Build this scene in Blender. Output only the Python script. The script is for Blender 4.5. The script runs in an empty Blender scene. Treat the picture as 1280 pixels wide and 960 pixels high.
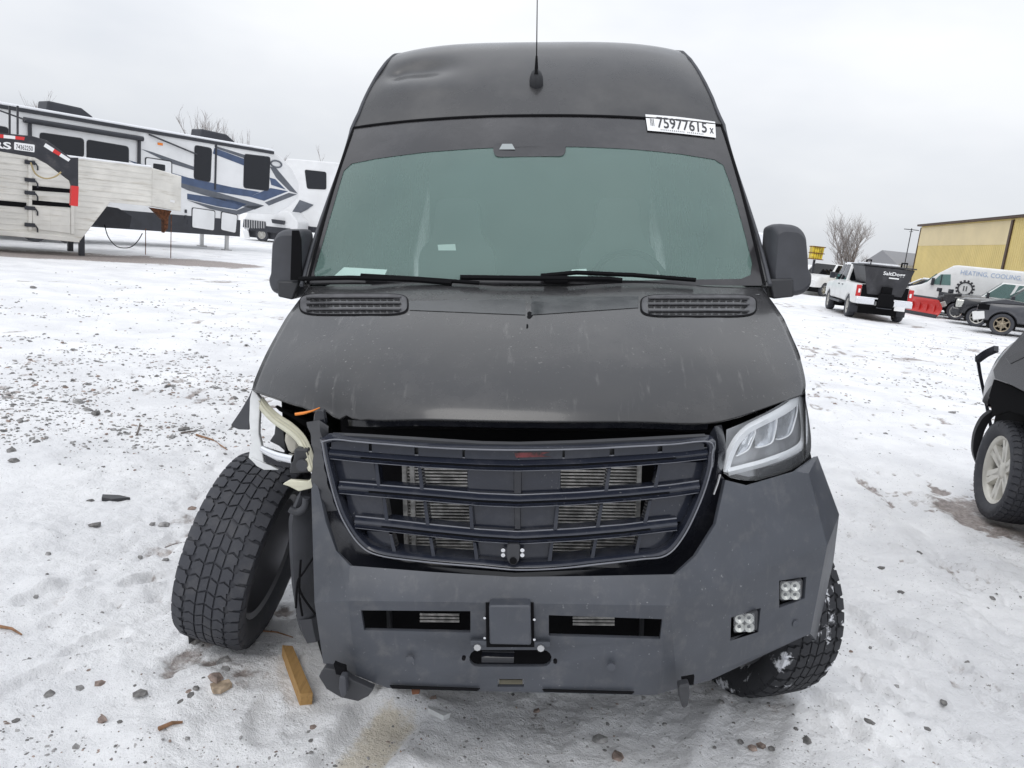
import bpy, bmesh, math, random
import numpy as np
from mathutils import Vector, Matrix
from mathutils.geometry import tessellate_polygon
rad = math.radians
sc = bpy.context.scene
COL = sc.collection
# ------------------------------------------------------------------ camera
# The wrecked van leans to its broken wheel, so it has a frame of its own (V): level across the van.
F = 960.; H = 1.85; PITCH = rad(10.9); YAW = math.atan(40/960.); ROLL = rad(5.8); XC = .047
cam = bpy.data.cameras.new('camera'); cam.sensor_width = 36.; cam.lens = 36.*F/1280.; cam.clip_end = 3000.; cam.clip_start = .05
camo = bpy.data.objects.new('camera', cam); COL.objects.link(camo)
LEAN = Matrix.Rotation(-ROLL, 4, 'Y')
camo.matrix_world = LEAN @ Matrix.Translation((XC, 0, H)) @ Matrix.Rotation(YAW, 4, 'Z') @ Matrix.Rotation(rad(90)-PITCH, 4, 'X')
sc.camera = camo
# ------------------------------------------------------------------ sky, sun, exposure
SUN_EL, SUN_AZ = rad(52), rad(205)
w = bpy.data.worlds.new('World'); sc.world = w; w.use_nodes = True
nt = w.node_tree; nt.nodes.clear()
N = nt.nodes.new; L = nt.links.new
out = N('ShaderNodeOutputWorld'); bg = N('ShaderNodeBackground')
sky = N('ShaderNodeTexSky'); sky.sky_type = 'NISHITA'; sky.sun_disc = False; sky.sun_elevation = SUN_EL; sky.sun_rotation = SUN_AZ
tc = N('ShaderNodeTexCoord'); mp = N('ShaderNodeMapping'); mp.inputs['Scale'].default_value = (1, 1, 2.6); L(tc.outputs['Generated'], mp.inputs[0])
nz = N('ShaderNodeTexNoise'); nz.inputs['Scale'].default_value = 1.7; nz.inputs['Detail'].default_value = 5; nz.inputs['Roughness'].default_value = .5; L(mp.outputs[0], nz.inputs['Vector'])
cr = N('ShaderNodeValToRGB'); L(nz.outputs['Fac'], cr.inputs[0])
cr.color_ramp.elements[0].position = .32; cr.color_ramp.elements[0].color = (6.5, 6.85, 7.5, 1)
cr.color_ramp.elements[1].position = .68; cr.color_ramp.elements[1].color = (8.9, 9.05, 9.3, 1)
mx = N('ShaderNodeMix'); mx.data_type = 'RGBA'; mx.inputs[0].default_value = .95       # cloud deck over the clear sky
L(sky.outputs[0], mx.inputs[6]); L(cr.outputs[0], mx.inputs[7])
sx = N('ShaderNodeSeparateXYZ'); L(tc.outputs['Generated'], sx.inputs[0])            # an overcast sky is brighter overhead than at the horizon
lum = N('ShaderNodeMapRange'); L(sx.outputs['Z'], lum.inputs[0]); lum.inputs[3].default_value = .80; lum.inputs[4].default_value = 1.55
sc_sky = N('ShaderNodeVectorMath'); sc_sky.operation = 'SCALE'; L(mx.outputs[2], sc_sky.inputs[0]); L(lum.outputs[0], sc_sky.inputs['Scale'])
L(sc_sky.outputs[0], bg.inputs[0]); bg.inputs[1].default_value = .1; L(bg.outputs[0], out.inputs[0])
sl = bpy.data.lights.new('sun', 'SUN'); sl.energy = .6; sl.angle = rad(30); sl.color = (1, .97, .93)
so = bpy.data.objects.new('sun', sl); COL.objects.link(so)
sd = Vector((math.sin(SUN_AZ)*math.cos(SUN_EL), math.cos(SUN_AZ)*math.cos(SUN_EL), math.sin(SUN_EL)))
so.rotation_euler = sd.to_track_quat('Z', 'Y').to_euler(); so.location = (0, 0, 30)
vs = sc.view_settings; vs.view_transform = 'Standard'; vs.look = 'None'; vs.gamma = 1.; vs.use_curve_mapping = False; vs.exposure = .25
# ------------------------------------------------------------------ pixel helpers
def dirV(px, py):
    a, b = (px-640)/F, (480-py)/F
    cp, sp, cy, sy = math.cos(PITCH), math.sin(PITCH), math.cos(YAW), math.sin(YAW)
    y, z = cp+b*sp, -sp+b*cp
    return Vector((a*cy-y*sy, a*sy+y*cy, z))
def P(px, py, d):                     # a point of the van frame at distance d in front of the camera
    v = dirV(px, py); t = d/v.y
    return Vector((XC+v.x*t, d, H+v.z*t))
def projV(p):
    x, y, z = p[0]-XC, p[1], p[2]-H
    cp, sp, cy, sy = math.cos(PITCH), math.sin(PITCH), math.cos(YAW), math.sin(YAW)
    x, y = x*cy+y*sy, -x*sy+y*cy
    y, z = y*cp-z*sp, y*sp+z*cp
    return 640+F*x/y, 480-F*z/y
L3 = LEAN.to_3x3(); CAMW = L3 @ Vector((XC, 0, H))
def dirW(px, py): return L3 @ dirV(px, py)
def ground(px, py, z=0.):
    d = dirW(px, py); return CAMW + d*((z-CAMW.z)/d.z)
def hit(px, py, g, n=25):             # where a pixel's ray meets the surface y = g(x, z)
    d = 2.3
    for _ in range(n):
        p = P(px, py, d); d = .5*d+.5*g(p.x, p.z)
    return P(px, py, d)
class Plane:                          # an upright plane: pixel -> (s along, z up)
    def __init__(s, o, dr):
        s.o = Vector((o[0], o[1], 0)); s.t = Vector((dr[0], dr[1], 0)).normalized(); s.n = Vector((s.t.y, -s.t.x, 0))
        if s.n.dot(CAMW-s.o) < 0: s.n = -s.n
    def sz(s, px, py):
        d = dirW(px, py); t = (s.o-CAMW).dot(s.n)/d.dot(s.n); p = CAMW+d*t
        return (p-s.o).dot(s.t), p.z
    def pt(s, a, z, n=0.): return s.o+s.t*a+s.n*n+Vector((0, 0, z))
# ------------------------------------------------------------------ mesh helpers
class MB:
    def __init__(s): s.v = []; s.f = []; s.mi = []; s.m = 0
    def add(s, v, f):
        b = len(s.v); s.v += [Vector(q) for q in v]
        for q in f: s.f.append(tuple(i+b for i in q)); s.mi.append(s.m)
        return s
    def box(s, c, size, R=None):
        c = Vector(c); hx, hy, hz = [q/2 for q in size]
        v = [Vector((x, y, z)) for x in (-hx, hx) for y in (-hy, hy) for z in (-hz, hz)]
        if R is not None: v = [R @ q for q in v]
        return s.add([c+q for q in v], [(0, 1, 3, 2), (4, 6, 7, 5), (0, 4, 5, 1), (2, 3, 7, 6), (0, 2, 6, 4), (1, 5, 7, 3)])
    def prism(s, pts, off):           # polygon pts (front), pushed by vector off (or a list of back points)
        n = len(pts); pts = [Vector(p) for p in pts]
        back = [p+Vector(off) for p in pts] if not isinstance(off, list) else [Vector(p) for p in off]
        b = len(s.v); tri = tessellate_polygon([pts])
        f = [tuple(t) for t in tri]+[tuple(n+i for i in reversed(t)) for t in tri]+[(i, (i+1) % n, n+(i+1) % n, n+i) for i in range(n)]
        return s.add(pts+back, f)
    def tube(s, path, r, n=8, cap=True):
        path = [Vector(p) for p in path]; rr = r if isinstance(r, (list, tuple)) else [r]*len(path)
        rings = []; up = Vector((0, 0, 1))
        for i, p in enumerate(path):
            t = (path[min(i+1, len(path)-1)]-path[max(i-1, 0)]).normalized()
            a = t.cross(up)
            if a.length < 1e-3: a = t.cross(Vector((1, 0, 0)))
            a.normalize(); b = t.cross(a)
            rings.append([p+(a*math.cos(2*math.pi*k/n)+b*math.sin(2*math.pi*k/n))*rr[i] for k in range(n)])
        v = [q for R in rings for q in R]; f = []
        for i in range(len(rings)-1):
            for k in range(n): f.append((i*n+k, i*n+(k+1) % n, (i+1)*n+(k+1) % n, (i+1)*n+k))
        if cap: f += [tuple(range(n))[::-1], tuple((len(rings)-1)*n+k for k in range(n))]
        return s.add(v, f)
    def grid(s, rows, closed=False):
        m = len(rows[0]); v = [q for r in rows for q in r]; f = []
        for i in range(len(rows)-1):
            for k in range(m-1 if not closed else m): f.append((i*m+k, i*m+(k+1) % m, (i+1)*m+(k+1) % m, (i+1)*m+k))
        return s.add(v, f)
    def lathe(s, prof, n=32, M=None): # prof (radius, x) round the x axis
        rows = []
        for k in range(n):
            a = 2*math.pi*k/n
            rows.append([Vector((x, r*math.cos(a), r*math.sin(a))) for r, x in prof])
        rows.append(rows[0])
        if M is not None: rows = [[M @ q for q in r] for r in rows]
        return s.grid(rows)
    def sweep(s, path, prof):         # same offsets (vectors) swept along the path, closed profile
        n = len(prof); v = [Vector(p)+Vector(o) for p in path for o in prof]; f = []
        for i in range(len(path)-1):
            for k in range(n): f.append((i*n+k, i*n+(k+1) % n, (i+1)*n+(k+1) % n, (i+1)*n+k))
        f += [tuple(range(n))[::-1], tuple((len(path)-1)*n+k for k in range(n))]
        return s.add(v, f)
    def build(s, name, m, parent=None, smooth=None, bevel=0., shift=None, weld=False, seg=2, fix=True):
        me = bpy.data.meshes.new(name)
        vv = s.v if shift is None else [q+shift for q in s.v]
        me.from_pydata([tuple(q) for q in vv], [], s.f)
        ms = m if isinstance(m, (list, tuple)) else [m]
        for q in ms: me.materials.append(q)
        if len(ms) > 1: me.polygons.foreach_set('material_index', s.mi)
        if weld or fix:
            bm = bmesh.new(); bm.from_mesh(me)
            if weld: bmesh.ops.remove_doubles(bm, verts=bm.verts, dist=1e-4)
            if fix: bmesh.ops.recalc_face_normals(bm, faces=bm.faces)
            bm.to_mesh(me); bm.free()
        if smooth is not None:
            me.shade_smooth()
            if smooth < 180: me.set_sharp_from_angle(angle=rad(smooth))
        o = bpy.data.objects.new(name, me); COL.objects.link(o)
        if parent: o.parent = parent
        if bevel:
            b = o.modifiers.new('bevel', 'BEVEL'); b.width = bevel; b.segments = seg; b.limit_method = 'ANGLE'; b.angle_limit = rad(35); b.harden_normals = False
        return o
def tag(o, label=None, cat=None, group=None, kind=None):
    if label: o['label'] = label
    if cat: o['category'] = cat
    if group: o['group'] = group
    if kind: o['kind'] = kind
    return o
def empty(name, loc=(0, 0, 0), rz=0., parent=None):
    o = bpy.data.objects.new(name, None); COL.objects.link(o); o.location = loc; o.rotation_euler = (0, 0, rz); o.empty_display_size = .2
    if parent: o.parent = parent
    return o
def text_mesh(body, size, font_bold=0.):   # flat lettering as a mesh in x, y
    c = bpy.data.curves.new('t', 'FONT'); c.body = body; c.size = size; c.offset = font_bold; c.align_x = 'CENTER'; c.align_y = 'CENTER'; c.resolution_u = 3
    o = bpy.data.objects.new('t', c); COL.objects.link(o)
    bpy.context.view_layer.update()
    me = bpy.data.meshes.new_from_object(o.evaluated_get(bpy.context.evaluated_depsgraph_get()))
    bpy.data.objects.remove(o); bpy.data.curves.remove(c)
    v = [q.co.copy() for q in me.vertices]; f = [tuple(p.vertices) for p in me.polygons]; bpy.data.meshes.remove(me)
    return v, f
def lettering(name, body, c, ax, ay, width, height, m, parent=None, shift=None, bold=0., lift=.004):
    v, f = text_mesh(body, 1., bold)
    x0, x1 = min(q.x for q in v), max(q.x for q in v); y0, y1 = min(q.y for q in v), max(q.y for q in v)
    ax = Vector(ax).normalized(); ay = Vector(ay).normalized(); n = ax.cross(ay)
    mb = MB(); mb.add([Vector(c)+ax*((q.x-(x0+x1)/2)/(x1-x0)*width)+ay*((q.y-(y0+y1)/2)/(y1-y0)*height)+n*lift for q in v], f)
    return mb.build(name, m, parent, shift=shift, fix=False)
def lerp_tab(tab, x):
    for (a, b), (c, d) in zip(tab, tab[1:]):
        if x <= c: return b+(d-b)*max(0., min(1., (x-a)/(c-a)))
    return tab[-1][1]
def smooth_tab(tab, x):
    for (a, b), (c, d) in zip(tab, tab[1:]):
        if x <= c:
            t = max(0., min(1., (x-a)/(c-a))); return b+(d-b)*t*t*(3-2*t)
    return tab[-1][1]
def catmull(pts, k=6):
    pts = [Vector(p) for p in pts]; o = []
    for i in range(len(pts)-1):
        p0, p1, p2, p3 = pts[max(i-1, 0)], pts[i], pts[i+1], pts[min(i+2, len(pts)-1)]
        for j in range(k):
            t = j/k; o.append(.5*((2*p1)+(p2-p0)*t+(2*p0-5*p1+4*p2-p3)*t*t+(3*p1-p0-3*p2+p3)*t**3))
    return o+[pts[-1]]
def rpoly(pts, r, k=4):               # round the corners of a 2D/3D polygon
    pts = [Vector(p) for p in pts]; o = []; n = len(pts)
    for i in range(n):
        a, b, c = pts[i-1], pts[i], pts[(i+1) % n]
        q = min(r, (a-b).length*.45, (c-b).length*.45); s, e = b+(a-b).normalized()*q, b+(c-b).normalized()*q
        for j in range(k+1):
            t = j/k; o.append(s*(1-t)**2+b*2*t*(1-t)+e*t*t)
    return o
# ------------------------------------------------------------------ materials
MATS = {}
def mat(name, col, rough=.5, metal=0., spec=.5, bump=None, var=None, coat=0., dust=None, trans=None, streak=None, speck=None):
    if name in MATS: return MATS[name]
    m = bpy.data.materials.new(name); m.use_nodes = True; nt = m.node_tree; b = nt.nodes['Principled BSDF']; N = nt.nodes.new; L = nt.links.new
    b.inputs['Base Color'].default_value = (*col, 1); b.inputs['Roughness'].default_value = rough; b.inputs['Metallic'].default_value = metal
    b.inputs['Specular IOR Level'].default_value = spec; b.inputs['Coat Weight'].default_value = coat; b.inputs['Coat Roughness'].default_value = .08
    tc = N('ShaderNodeTexCoord'); last = None
    def noise(scale, detail=4., rough=.55, sc3=None):
        n = N('ShaderNodeTexNoise'); n.inputs['Scale'].default_value = scale; n.inputs['Detail'].default_value = detail; n.inputs['Roughness'].default_value = rough
        if sc3:
            mp = N('ShaderNodeMapping'); mp.inputs['Scale'].default_value = sc3; L(tc.outputs['Object'], mp.inputs[0]); L(mp.outputs[0], n.inputs['Vector'])
        else: L(tc.outputs['Object'], n.inputs['Vector'])
        return n
    def mixc(fac, a, c):
        x = N('ShaderNodeMix'); x.data_type = 'RGBA'
        if hasattr(fac, 'links'): L(fac, x.inputs[0])
        else: x.inputs[0].default_value = fac
        if isinstance(a, tuple): x.inputs[6].default_value = (*a, 1)
        else: L(a, x.inputs[6])
        x.inputs[7].default_value = (*c, 1); return x.outputs[2]
    def ramp(s, lo, hi, k=1.):
        r = N('ShaderNodeMapRange'); r.inputs[1].default_value = lo; r.inputs[2].default_value = hi; r.inputs[4].default_value = k; r.interpolation_type = 'SMOOTHSTEP'; L(s, r.inputs[0]); return r.outputs[0]
    cur = tuple(col)
    if var:                            # (scale, amount): patches a little lighter and darker
        n = noise(var[0]); cur = mixc(ramp(n.outputs['Fac'], .3, .7), tuple(q*(1-var[1]) for q in col), tuple(min(1, q*(1+var[1])) for q in col))
    if dust:                           # (scale, lo, hi, amount, colour)
        n = noise(dust[0], 8., .65); f = ramp(n.outputs['Fac'], dust[1], dust[2], dust[3]); cur = mixc(f, cur, dust[4])
        rr = N('ShaderNodeMix'); L(f, rr.inputs[0]); rr.inputs[2].default_value = rough; rr.inputs[3].default_value = .85; L(rr.outputs[0], b.inputs['Roughness'])
    if streak:                         # (xyz scale, lo, hi, amount, colour): runs and drips
        n = noise(1., 6., .6, streak[0]); f = ramp(n.outputs['Fac'], streak[1], streak[2], streak[3]); cur = mixc(f, cur, streak[4])
    if speck:                          # (scale, lo, hi, amount, colour): dried splashes and chips, in patches
        n = noise(speck[0], 3., .5); n2 = noise(2.6, 4.); f1 = ramp(n.outputs['Fac'], speck[1], speck[2], speck[3]); f2 = ramp(n2.outputs['Fac'], .40, .62); mm = N('ShaderNodeMath'); mm.operation = 'MULTIPLY'; L(f1, mm.inputs[0]); L(f2, mm.inputs[1]); cur = mixc(mm.outputs[0], cur, speck[4])
    if not isinstance(cur, tuple): L(cur, b.inputs['Base Color'])
    if bump:                           # (scale, strength, distance)
        n = noise(bump[0], 6.); bp = N('ShaderNodeBump'); bp.inputs['Strength'].default_value = bump[1]; bp.inputs['Distance'].default_value = bump[2] if len(bump) > 2 else .01
        L(n.outputs['Fac'], bp.inputs['Height']); L(bp.outputs[0], b.inputs['Normal'])
    if trans: b.inputs['Transmission Weight'].default_value = trans
    MATS[name] = m; return m
def glass(name, tint, film, film_col, rough=.02):    # a pane: tinted, a diffuse film of dirt and painted-in haze, a sharp reflection
    m = bpy.data.materials.new(name); m.use_nodes = True; nt = m.node_tree; nt.nodes.clear(); N = nt.nodes.new; L = nt.links.new
    o = N('ShaderNodeOutputMaterial'); tr = N('ShaderNodeBsdfTransparent'); tr.inputs[0].default_value = (*tint, 1)
    df = N('ShaderNodeBsdfDiffuse'); df.inputs[0].default_value = (*film_col, 1)
    gl = N('ShaderNodeBsdfGlossy'); gl.inputs['Roughness'].default_value = rough
    fr = N('ShaderNodeFresnel'); ge = N('ShaderNodeNewGeometry'); io = N('ShaderNodeMapRange'); L(ge.outputs['Backfacing'], io.inputs[0]); io.inputs[3].default_value = 1.5; io.inputs[4].default_value = 1/1.5; L(io.outputs[0], fr.inputs[0])
    tc = N('ShaderNodeTexCoord'); n = N('ShaderNodeTexNoise'); n.inputs['Scale'].default_value = 2.; n.inputs['Detail'].default_value = 9; n.inputs['Roughness'].default_value = .7; L(tc.outputs['Object'], n.inputs['Vector'])
    mr = N('ShaderNodeMapRange'); L(n.outputs['Fac'], mr.inputs[0]); mr.inputs[1].default_value = .3; mr.inputs[2].default_value = .7; mr.inputs[3].default_value = film*.92; mr.inputs[4].default_value = film*1.08
    a = N('ShaderNodeMixShader'); L(mr.outputs[0], a.inputs[0]); L(tr.outputs[0], a.inputs[1]); L(df.outputs[0], a.inputs[2])
    c = N('ShaderNodeMixShader'); L(fr.outputs[0], c.inputs[0]); L(a.outputs[0], c.inputs[1]); L(gl.outputs[0], c.inputs[2])
    L(c.outputs[0], o.inputs[0]); return m
DUST = (.30, .29, .28)
M = dict(
 paint=mat('van_paint', (.030, .030, .0315), .24, coat=.3, bump=(200, .05, .001), dust=(3.5, .42, .8, .26, (.14, .135, .13)), streak=((34, 7, 5), .58, .80, .40, (.19, .185, .18)), speck=(75, .66, .74, .42, (.36, .35, .34))),
 roofpaint=mat('roof_paint', (.034, .034, .036), .26, coat=.25, dust=(3.1, .35, .8, .28, (.15, .145, .14))),
 bumper=mat('powder_coat', (.055, .060, .072), .44, spec=.5, bump=(420, .15, .0015), var=(3, .15), dust=(16., .48, .8, .3, (.19, .185, .18)), streak=((26, 26, 4), .58, .8, .30, (.17, .165, .16)), speck=(85, .68, .74, .4, (.36, .36, .36))),
 gloss=mat('gloss_black', (.014, .015, .020), .10, bump=(30, .03, .002), dust=(14, .5, .85, .22, (.13, .13, .135))),
 gloss2=mat('gloss_grille', (.018, .021, .032), .13, bump=(30, .03, .002), dust=(14, .45, .85, .22, (.14, .14, .15)), speck=(90, .68, .74, .5, (.3, .3, .3))), edge=mat('painted_highlight', (.17, .175, .195), .3),  # edge: pale grey that paints bright highlights onto the grille edges
 plastic=mat('black_plastic', (.03, .031, .035), .5, bump=(180, .1, .001), dust=(8, .5, .8, .25, (.13, .13, .13))),
 trim=mat('grey_plastic', (.05, .052, .06), .55, bump=(220, .1, .001), var=(6, .15)),
 black=mat('deep_black', (.006, .006, .007), .8, spec=.1),
 rubber=mat('tyre_rubber', (.050, .052, .061), .72, spec=.4, bump=(90, .3, .003), dust=(14, .45, .75, .5, (.11, .108, .11))),
 rubber_snow=mat('snowy_rubber', (.03, .031, .035), .75, spec=.35, bump=(60, .3, .004), dust=(9, .585, .66, .95, (.72, .73, .76))),
 alloy=mat('alloy', (.5, .49, .46), .38, metal=.8, bump=(60, .1, .002), dust=(8, .4, .8, .4, (.25, .23, .2))),
 dark_alloy=mat('dark_alloy', (.13, .13, .14), .3, metal=.6),
 steel=mat('bare_steel', (.5, .5, .5), .4, metal=.9, bump=(80, .15, .002)),
 rust=mat('rust', (.14, .055, .025), .85, bump=(40, .4, .004), var=(12, .5)),
 chrome=mat('chrome', (.75, .76, .78), .12, metal=1.),
 white_plastic=mat('clear_shell', (.62, .63, .63), .25, var=(10, .1)),
 cream=mat('cream_guide', (.62, .60, .47), .3, var=(14, .12), streak=((3, 3, 60), .55, .7, .4, (.35, .33, .25))),
 drl=mat('light_guide', (.9, .91, .92), .2),
 reflector=mat('reflector', (.68, .70, .73), .22, metal=.75, var=(20, .2)),
 fins=mat('radiator_fins', (.46, .45, .43), .5, metal=.3, var=(30, .4)),
 frit=mat('ceramic_frit', (.024, .023, .025), .15, dust=(3, .4, .8, .25, (.16, .155, .16))),
 white=mat('white_gelcoat', (.74, .745, .75), .4, var=(1.2, .05), streak=((2, 2, .3), .55, .8, .2, (.5, .48, .44))),
 white_paint=mat('white_paint', (.72, .72, .71), .35, var=(2, .06), streak=((1, 1, 5), .5, .8, .3, (.45, .43, .4))),
 snow=mat('lying_snow', (.84, .85, .88), .7, bump=(8, .5, .05)),
 sticker=mat('sticker', (.8, .8, .8), .5), ink=mat('ink', (.03, .03, .035), .6),
 alu=mat('stock_aluminium', (.72, .70, .65), .5, metal=.25, var=(1.5, .1), streak=((1.2, 1.2, 14), .52, .75, .5, (.33, .28, .2))),
 rvdark=mat('rv_dark', (.025, .027, .035), .45, var=(3, .15)), rvblue=mat('rv_blue', (.055, .085, .16), .4, var=(3, .15)), rvgrey=mat('rv_grey', (.10, .11, .13), .4, var=(3, .15)),
 rvglass=mat('rv_glass', (.018, .02, .025), .25, spec=.3),
 red=mat('red_tape', (.62, .03, .03), .45), amber=mat('amber', (.8, .22, .02), .35),
 beam=mat('trailer_black', (.022, .023, .03), .5, var=(4, .2), dust=(4, .5, .8, .3, (.2, .18, .16))),
 yellow=mat('yellow_siding', (.62, .49, .19), .6, var=(.6, .06), streak=((.6, .6, .12), .45, .7, .12, (.44, .34, .13))),
 yellow_pale=mat('pale_siding', (.64, .53, .31), .6, var=(.6, .05)),
 brown=mat('brown_trim', (.06, .032, .02), .6), roofm=mat('metal_roof', (.62, .62, .62), .5, var=(.5, .1)),
 wood=mat('lumber', (.42, .25, .09), .75, bump=(40, .4, .004), streak=((90, 6, 90), .45, .7, .5, (.24, .13, .05))),
 bark=mat('bark', (.16, .135, .12), .9, var=(6, .3)), twig=mat('frosty_twig', (.26, .235, .225), .9),
 headlamp=mat('lamp_cluster', (.6, .6, .56), .25, metal=.4, var=(30, .3)),
 taillight=mat('tail_light', (.5, .02, .02), .2), plow=mat('plow_red', (.60, .035, .03), .45, dust=(5, .5, .8, .4, (.5, .3, .3))),
 darkpaint=mat('dark_blue_paint', (.012, .013, .019), .2, coat=.5, dust=(4, .45, .8, .2, (.12, .12, .12))),
 blackpaint=mat('black_paint', (.018, .019, .023), .25, coat=.4, dust=(3, .45, .8, .4, (.13, .13, .13))),
 greypaint=mat('grey_paint', (.055, .057, .066), .3, coat=.3, dust=(3, .45, .8, .35, (.18, .18, .18))),
 hopper=mat('hopper_poly', (.022, .022, .026), .5, var=(2, .3), dust=(3, .45, .75, .35, (.12, .12, .13))),
 teal=mat('teal_panel', (.16, .40, .38), .5), tan=mat('seat_cloth', (.15, .155, .155), .85), dash=mat('dash', (.34, .345, .34), .75, var=(4, .2)),
 paper=mat('paper', (.8, .82, .8), .7), bluetext=mat('pale_blue_text', (.36, .45, .62), .5), orange=mat('orange_wire', (.75, .22, .02), .4), roofgrey=mat('shingle', (.24, .24, .25), .8),
 undercar=mat('underbody', (.012, .012, .013), .8, spec=.2), crane=mat('crane_yellow', (.55, .40, .03), .5, var=(4, .4)),
)
M['windshield'] = glass('windshield_glass', (.84, .96, .93), .27, (.35, .545, .49), .03)  # film colour also carries the milky haze of reflected sky
M['lens'] = glass('lamp_lens', (.94, .95, .96), .12, (.72, .74, .76))
M['carglass'] = glass('car_glass', (.35, .5, .48), .3, (.25, .40, .38), .05)
M['darkglass'] = glass('dark_glass', (.12, .14, .15), .1, (.08, .09, .10), .04)
STONES = [mat('stone_%s' % k, c, .9, bump=(30, .6, .01), var=(25, .45)) for k, c in dict(grey=(.27, .265, .26), dark=(.17, .165, .16), brown=(.27, .21, .18), pale=(.36, .34, .32)).items()]
# ------------------------------------------------------------------ snow-covered yard
rng = np.random.default_rng(7); random.seed(7)
_T = rng.random((256, 256))
def vn(x, y):
    x0 = np.floor(x).astype(int); y0 = np.floor(y).astype(int); fx = x-x0; fy = y-y0
    fx = fx*fx*(3-2*fx); fy = fy*fy*(3-2*fy); a = _T[x0 & 255, y0 & 255]; b = _T[(x0+1) & 255, y0 & 255]; c = _T[x0 & 255, (y0+1) & 255]; d = _T[(x0+1) & 255, (y0+1) & 255]
    return a*(1-fx)*(1-fy)+b*fx*(1-fy)+c*(1-fx)*fy+d*fx*fy
def fbm(x, y, o=4): return sum(vn(x*2**k+17.3*k, y*2**k+5.1*k)*.5**k for k in range(o))/sum(.5**k for k in range(o))
def sstep(a, b, x): t = np.clip((x-a)/(b-a), 0, 1); return t*t*(3-2*t)
def seg_d(x, y, a, b):                # distance to a segment, and position along it
    ax, ay = a; bx, by = b; dx, dy = bx-ax, by-ay; t = ((x-ax)*dx+(y-ay)*dy)/(dx*dx+dy*dy); tc_ = np.clip(t, 0, 1)
    return np.hypot(x-ax-dx*tc_, y-ay-dy*tc_), t, ((x-ax)*dy-(y-ay)*dx)/math.hypot(dx, dy)
G2 = lambda px, py: tuple(ground(px, py))[:2]
FEET = [(G2(px, py), a) for px, py, a in [(1085, 800, .5), (1150, 865, .4), (1195, 770, .7), (1098, 742, .9), (1245, 870, .6), (1062, 770, .3), (1130, 690, .8), (1185, 700, .6), (1080, 935, .4), (1215, 930, .5), (1065, 850, .2), (1120, 800, .7),
        (1180, 830, .5), (1245, 790, .6), (1100, 870, .3), (1040, 900, .5), (1150, 620, .6), (60, 740, -.6), (120, 800, -.5), (40, 850, -.4), (190, 720, -.7), (330, 900, .2), (1255, 730, .5), (1235, 690, .7), (1140, 930, .3), (1170, 900, .9)]]
TRACK = [(G2(508, 872), G2(428, 975), .125, 1.), (G2(705, 868), G2(640, 985), .10, .45), (G2(955, 872), G2(905, 985), .12, .6)]
def height(x, y):
    near = 1/(1+(np.hypot(x, y-3)/14)**2)
    h = (fbm(x*.5, y*.5)-.5)*.10+(fbm(x*1.7+9, y*1.7, 3)-.5)*.03*(.3+near)
    h += (fbm(x*7+3, y*7, 4)-.5)*.026*(near+.15)+(fbm(x*26, y*26+8, 3)-.5)*.024*near
    h += np.clip(fbm(x*3+40, y*3+11, 3)-.58, 0, 1)*.16*near     # trodden clods
    h -= np.clip(fbm(x*11+4, y*6+31, 3)-.57, 0, 1)*.13*(near+.1)*sstep(.42, .58, fbm(x*.6+8, y*.9+2, 3))     # pits left by boots and tyres
    d = np.hypot((x+11)/9, (y-13)/3); h += .07*np.exp(-d*d)*fbm(x*1.1, y*1.1, 3)
    for (c, a) in FEET:
        u = (x-c[0])*math.cos(a)+(y-c[1])*math.sin(a); v = -(x-c[0])*math.sin(a)+(y-c[1])*math.cos(a)
        q = np.sqrt((v/.15)**2+(u/.058)**2); h += -.020*(1-sstep(.8, 1.05, q))+.013*np.exp(-((q-1.2)/.25)**2)
    for a, b, wd, k in TRACK:
        d, t, s_ = seg_d(x, y, a, b); m = sstep(-.05, .02, t)
        h = h*(1-m*.75*k*(1-sstep(wd*.8, wd, d)))-m*.018*k*(1-sstep(wd*.85, wd*1.05, d))+m*.022*k*np.exp(-((d-wd*1.25)/.05)**2)
        tr = ((t*22+np.abs(s_)*18) % 1. < .35)*(d < wd*.9)
        if k < 1: h += m*tr*.006
    c = G2(500, 880); h += .075*np.exp(-(((x-c[0])/.16)**2+((y-c[1])/.07)**2))*(.6+.8*fbm(x*20, y*20, 3))
    # vehicle ruts crossing the yard
    for a, b in (((-9, 6.), (9, 11.)), ((-12, 9.), (2, 9.6)), ((1.6, 4.), (5.5, 30.)), ((2.6, 4.), (7.5, 30.))):
        d, t, s_ = seg_d(x, y, a, b); h += -.03*np.exp(-(d/.14)**2)+.02*np.exp(-((d-.26)/.1)**2)
    for cx, cy, r in ((.97, 3.2, .3), (-1.28, 3.05, .25)): q = np.hypot(x-cx, y-cy)/r; h = h*sstep(.3, 1., q)
    far = sstep(14, 40, np.hypot(x, y)); return h*(1-far*.6)
def growth(a, step, end, k):
    o = [a]
    while o[-1] < end: o.append(o[-1]+step); step *= k
    return o
xp = growth(3.0, .026, 700, 1.032); xs = np.array([-q for q in reversed(xp[1:])]+list(np.arange(-3.0, 3.0, .022))+xp)
ys = np.array([-300, -120, -50, -20, -8, -3, -1, 0, .6, 1.1, 1.5, 1.75]+list(np.arange(1.9, 5.2, .018))+growth(5.2, .022, 1200, 1.02))
X, Y = np.meshgrid(xs, ys); Z = height(X, Y); Z[:, 0] = Z[:, 1]; nx, ny = len(xs), len(ys)
me = bpy.data.meshes.new('ground'); me.vertices.add(nx*ny); me.vertices.foreach_set('co', np.stack([X, Y, Z], -1).astype(np.float32).ravel())
ii = (np.arange(ny-1)[:, None]*nx+np.arange(nx-1)[None]).ravel(); q = np.stack([ii, ii+1, ii+nx+1, ii+nx], -1).ravel().astype(np.int32)
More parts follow.
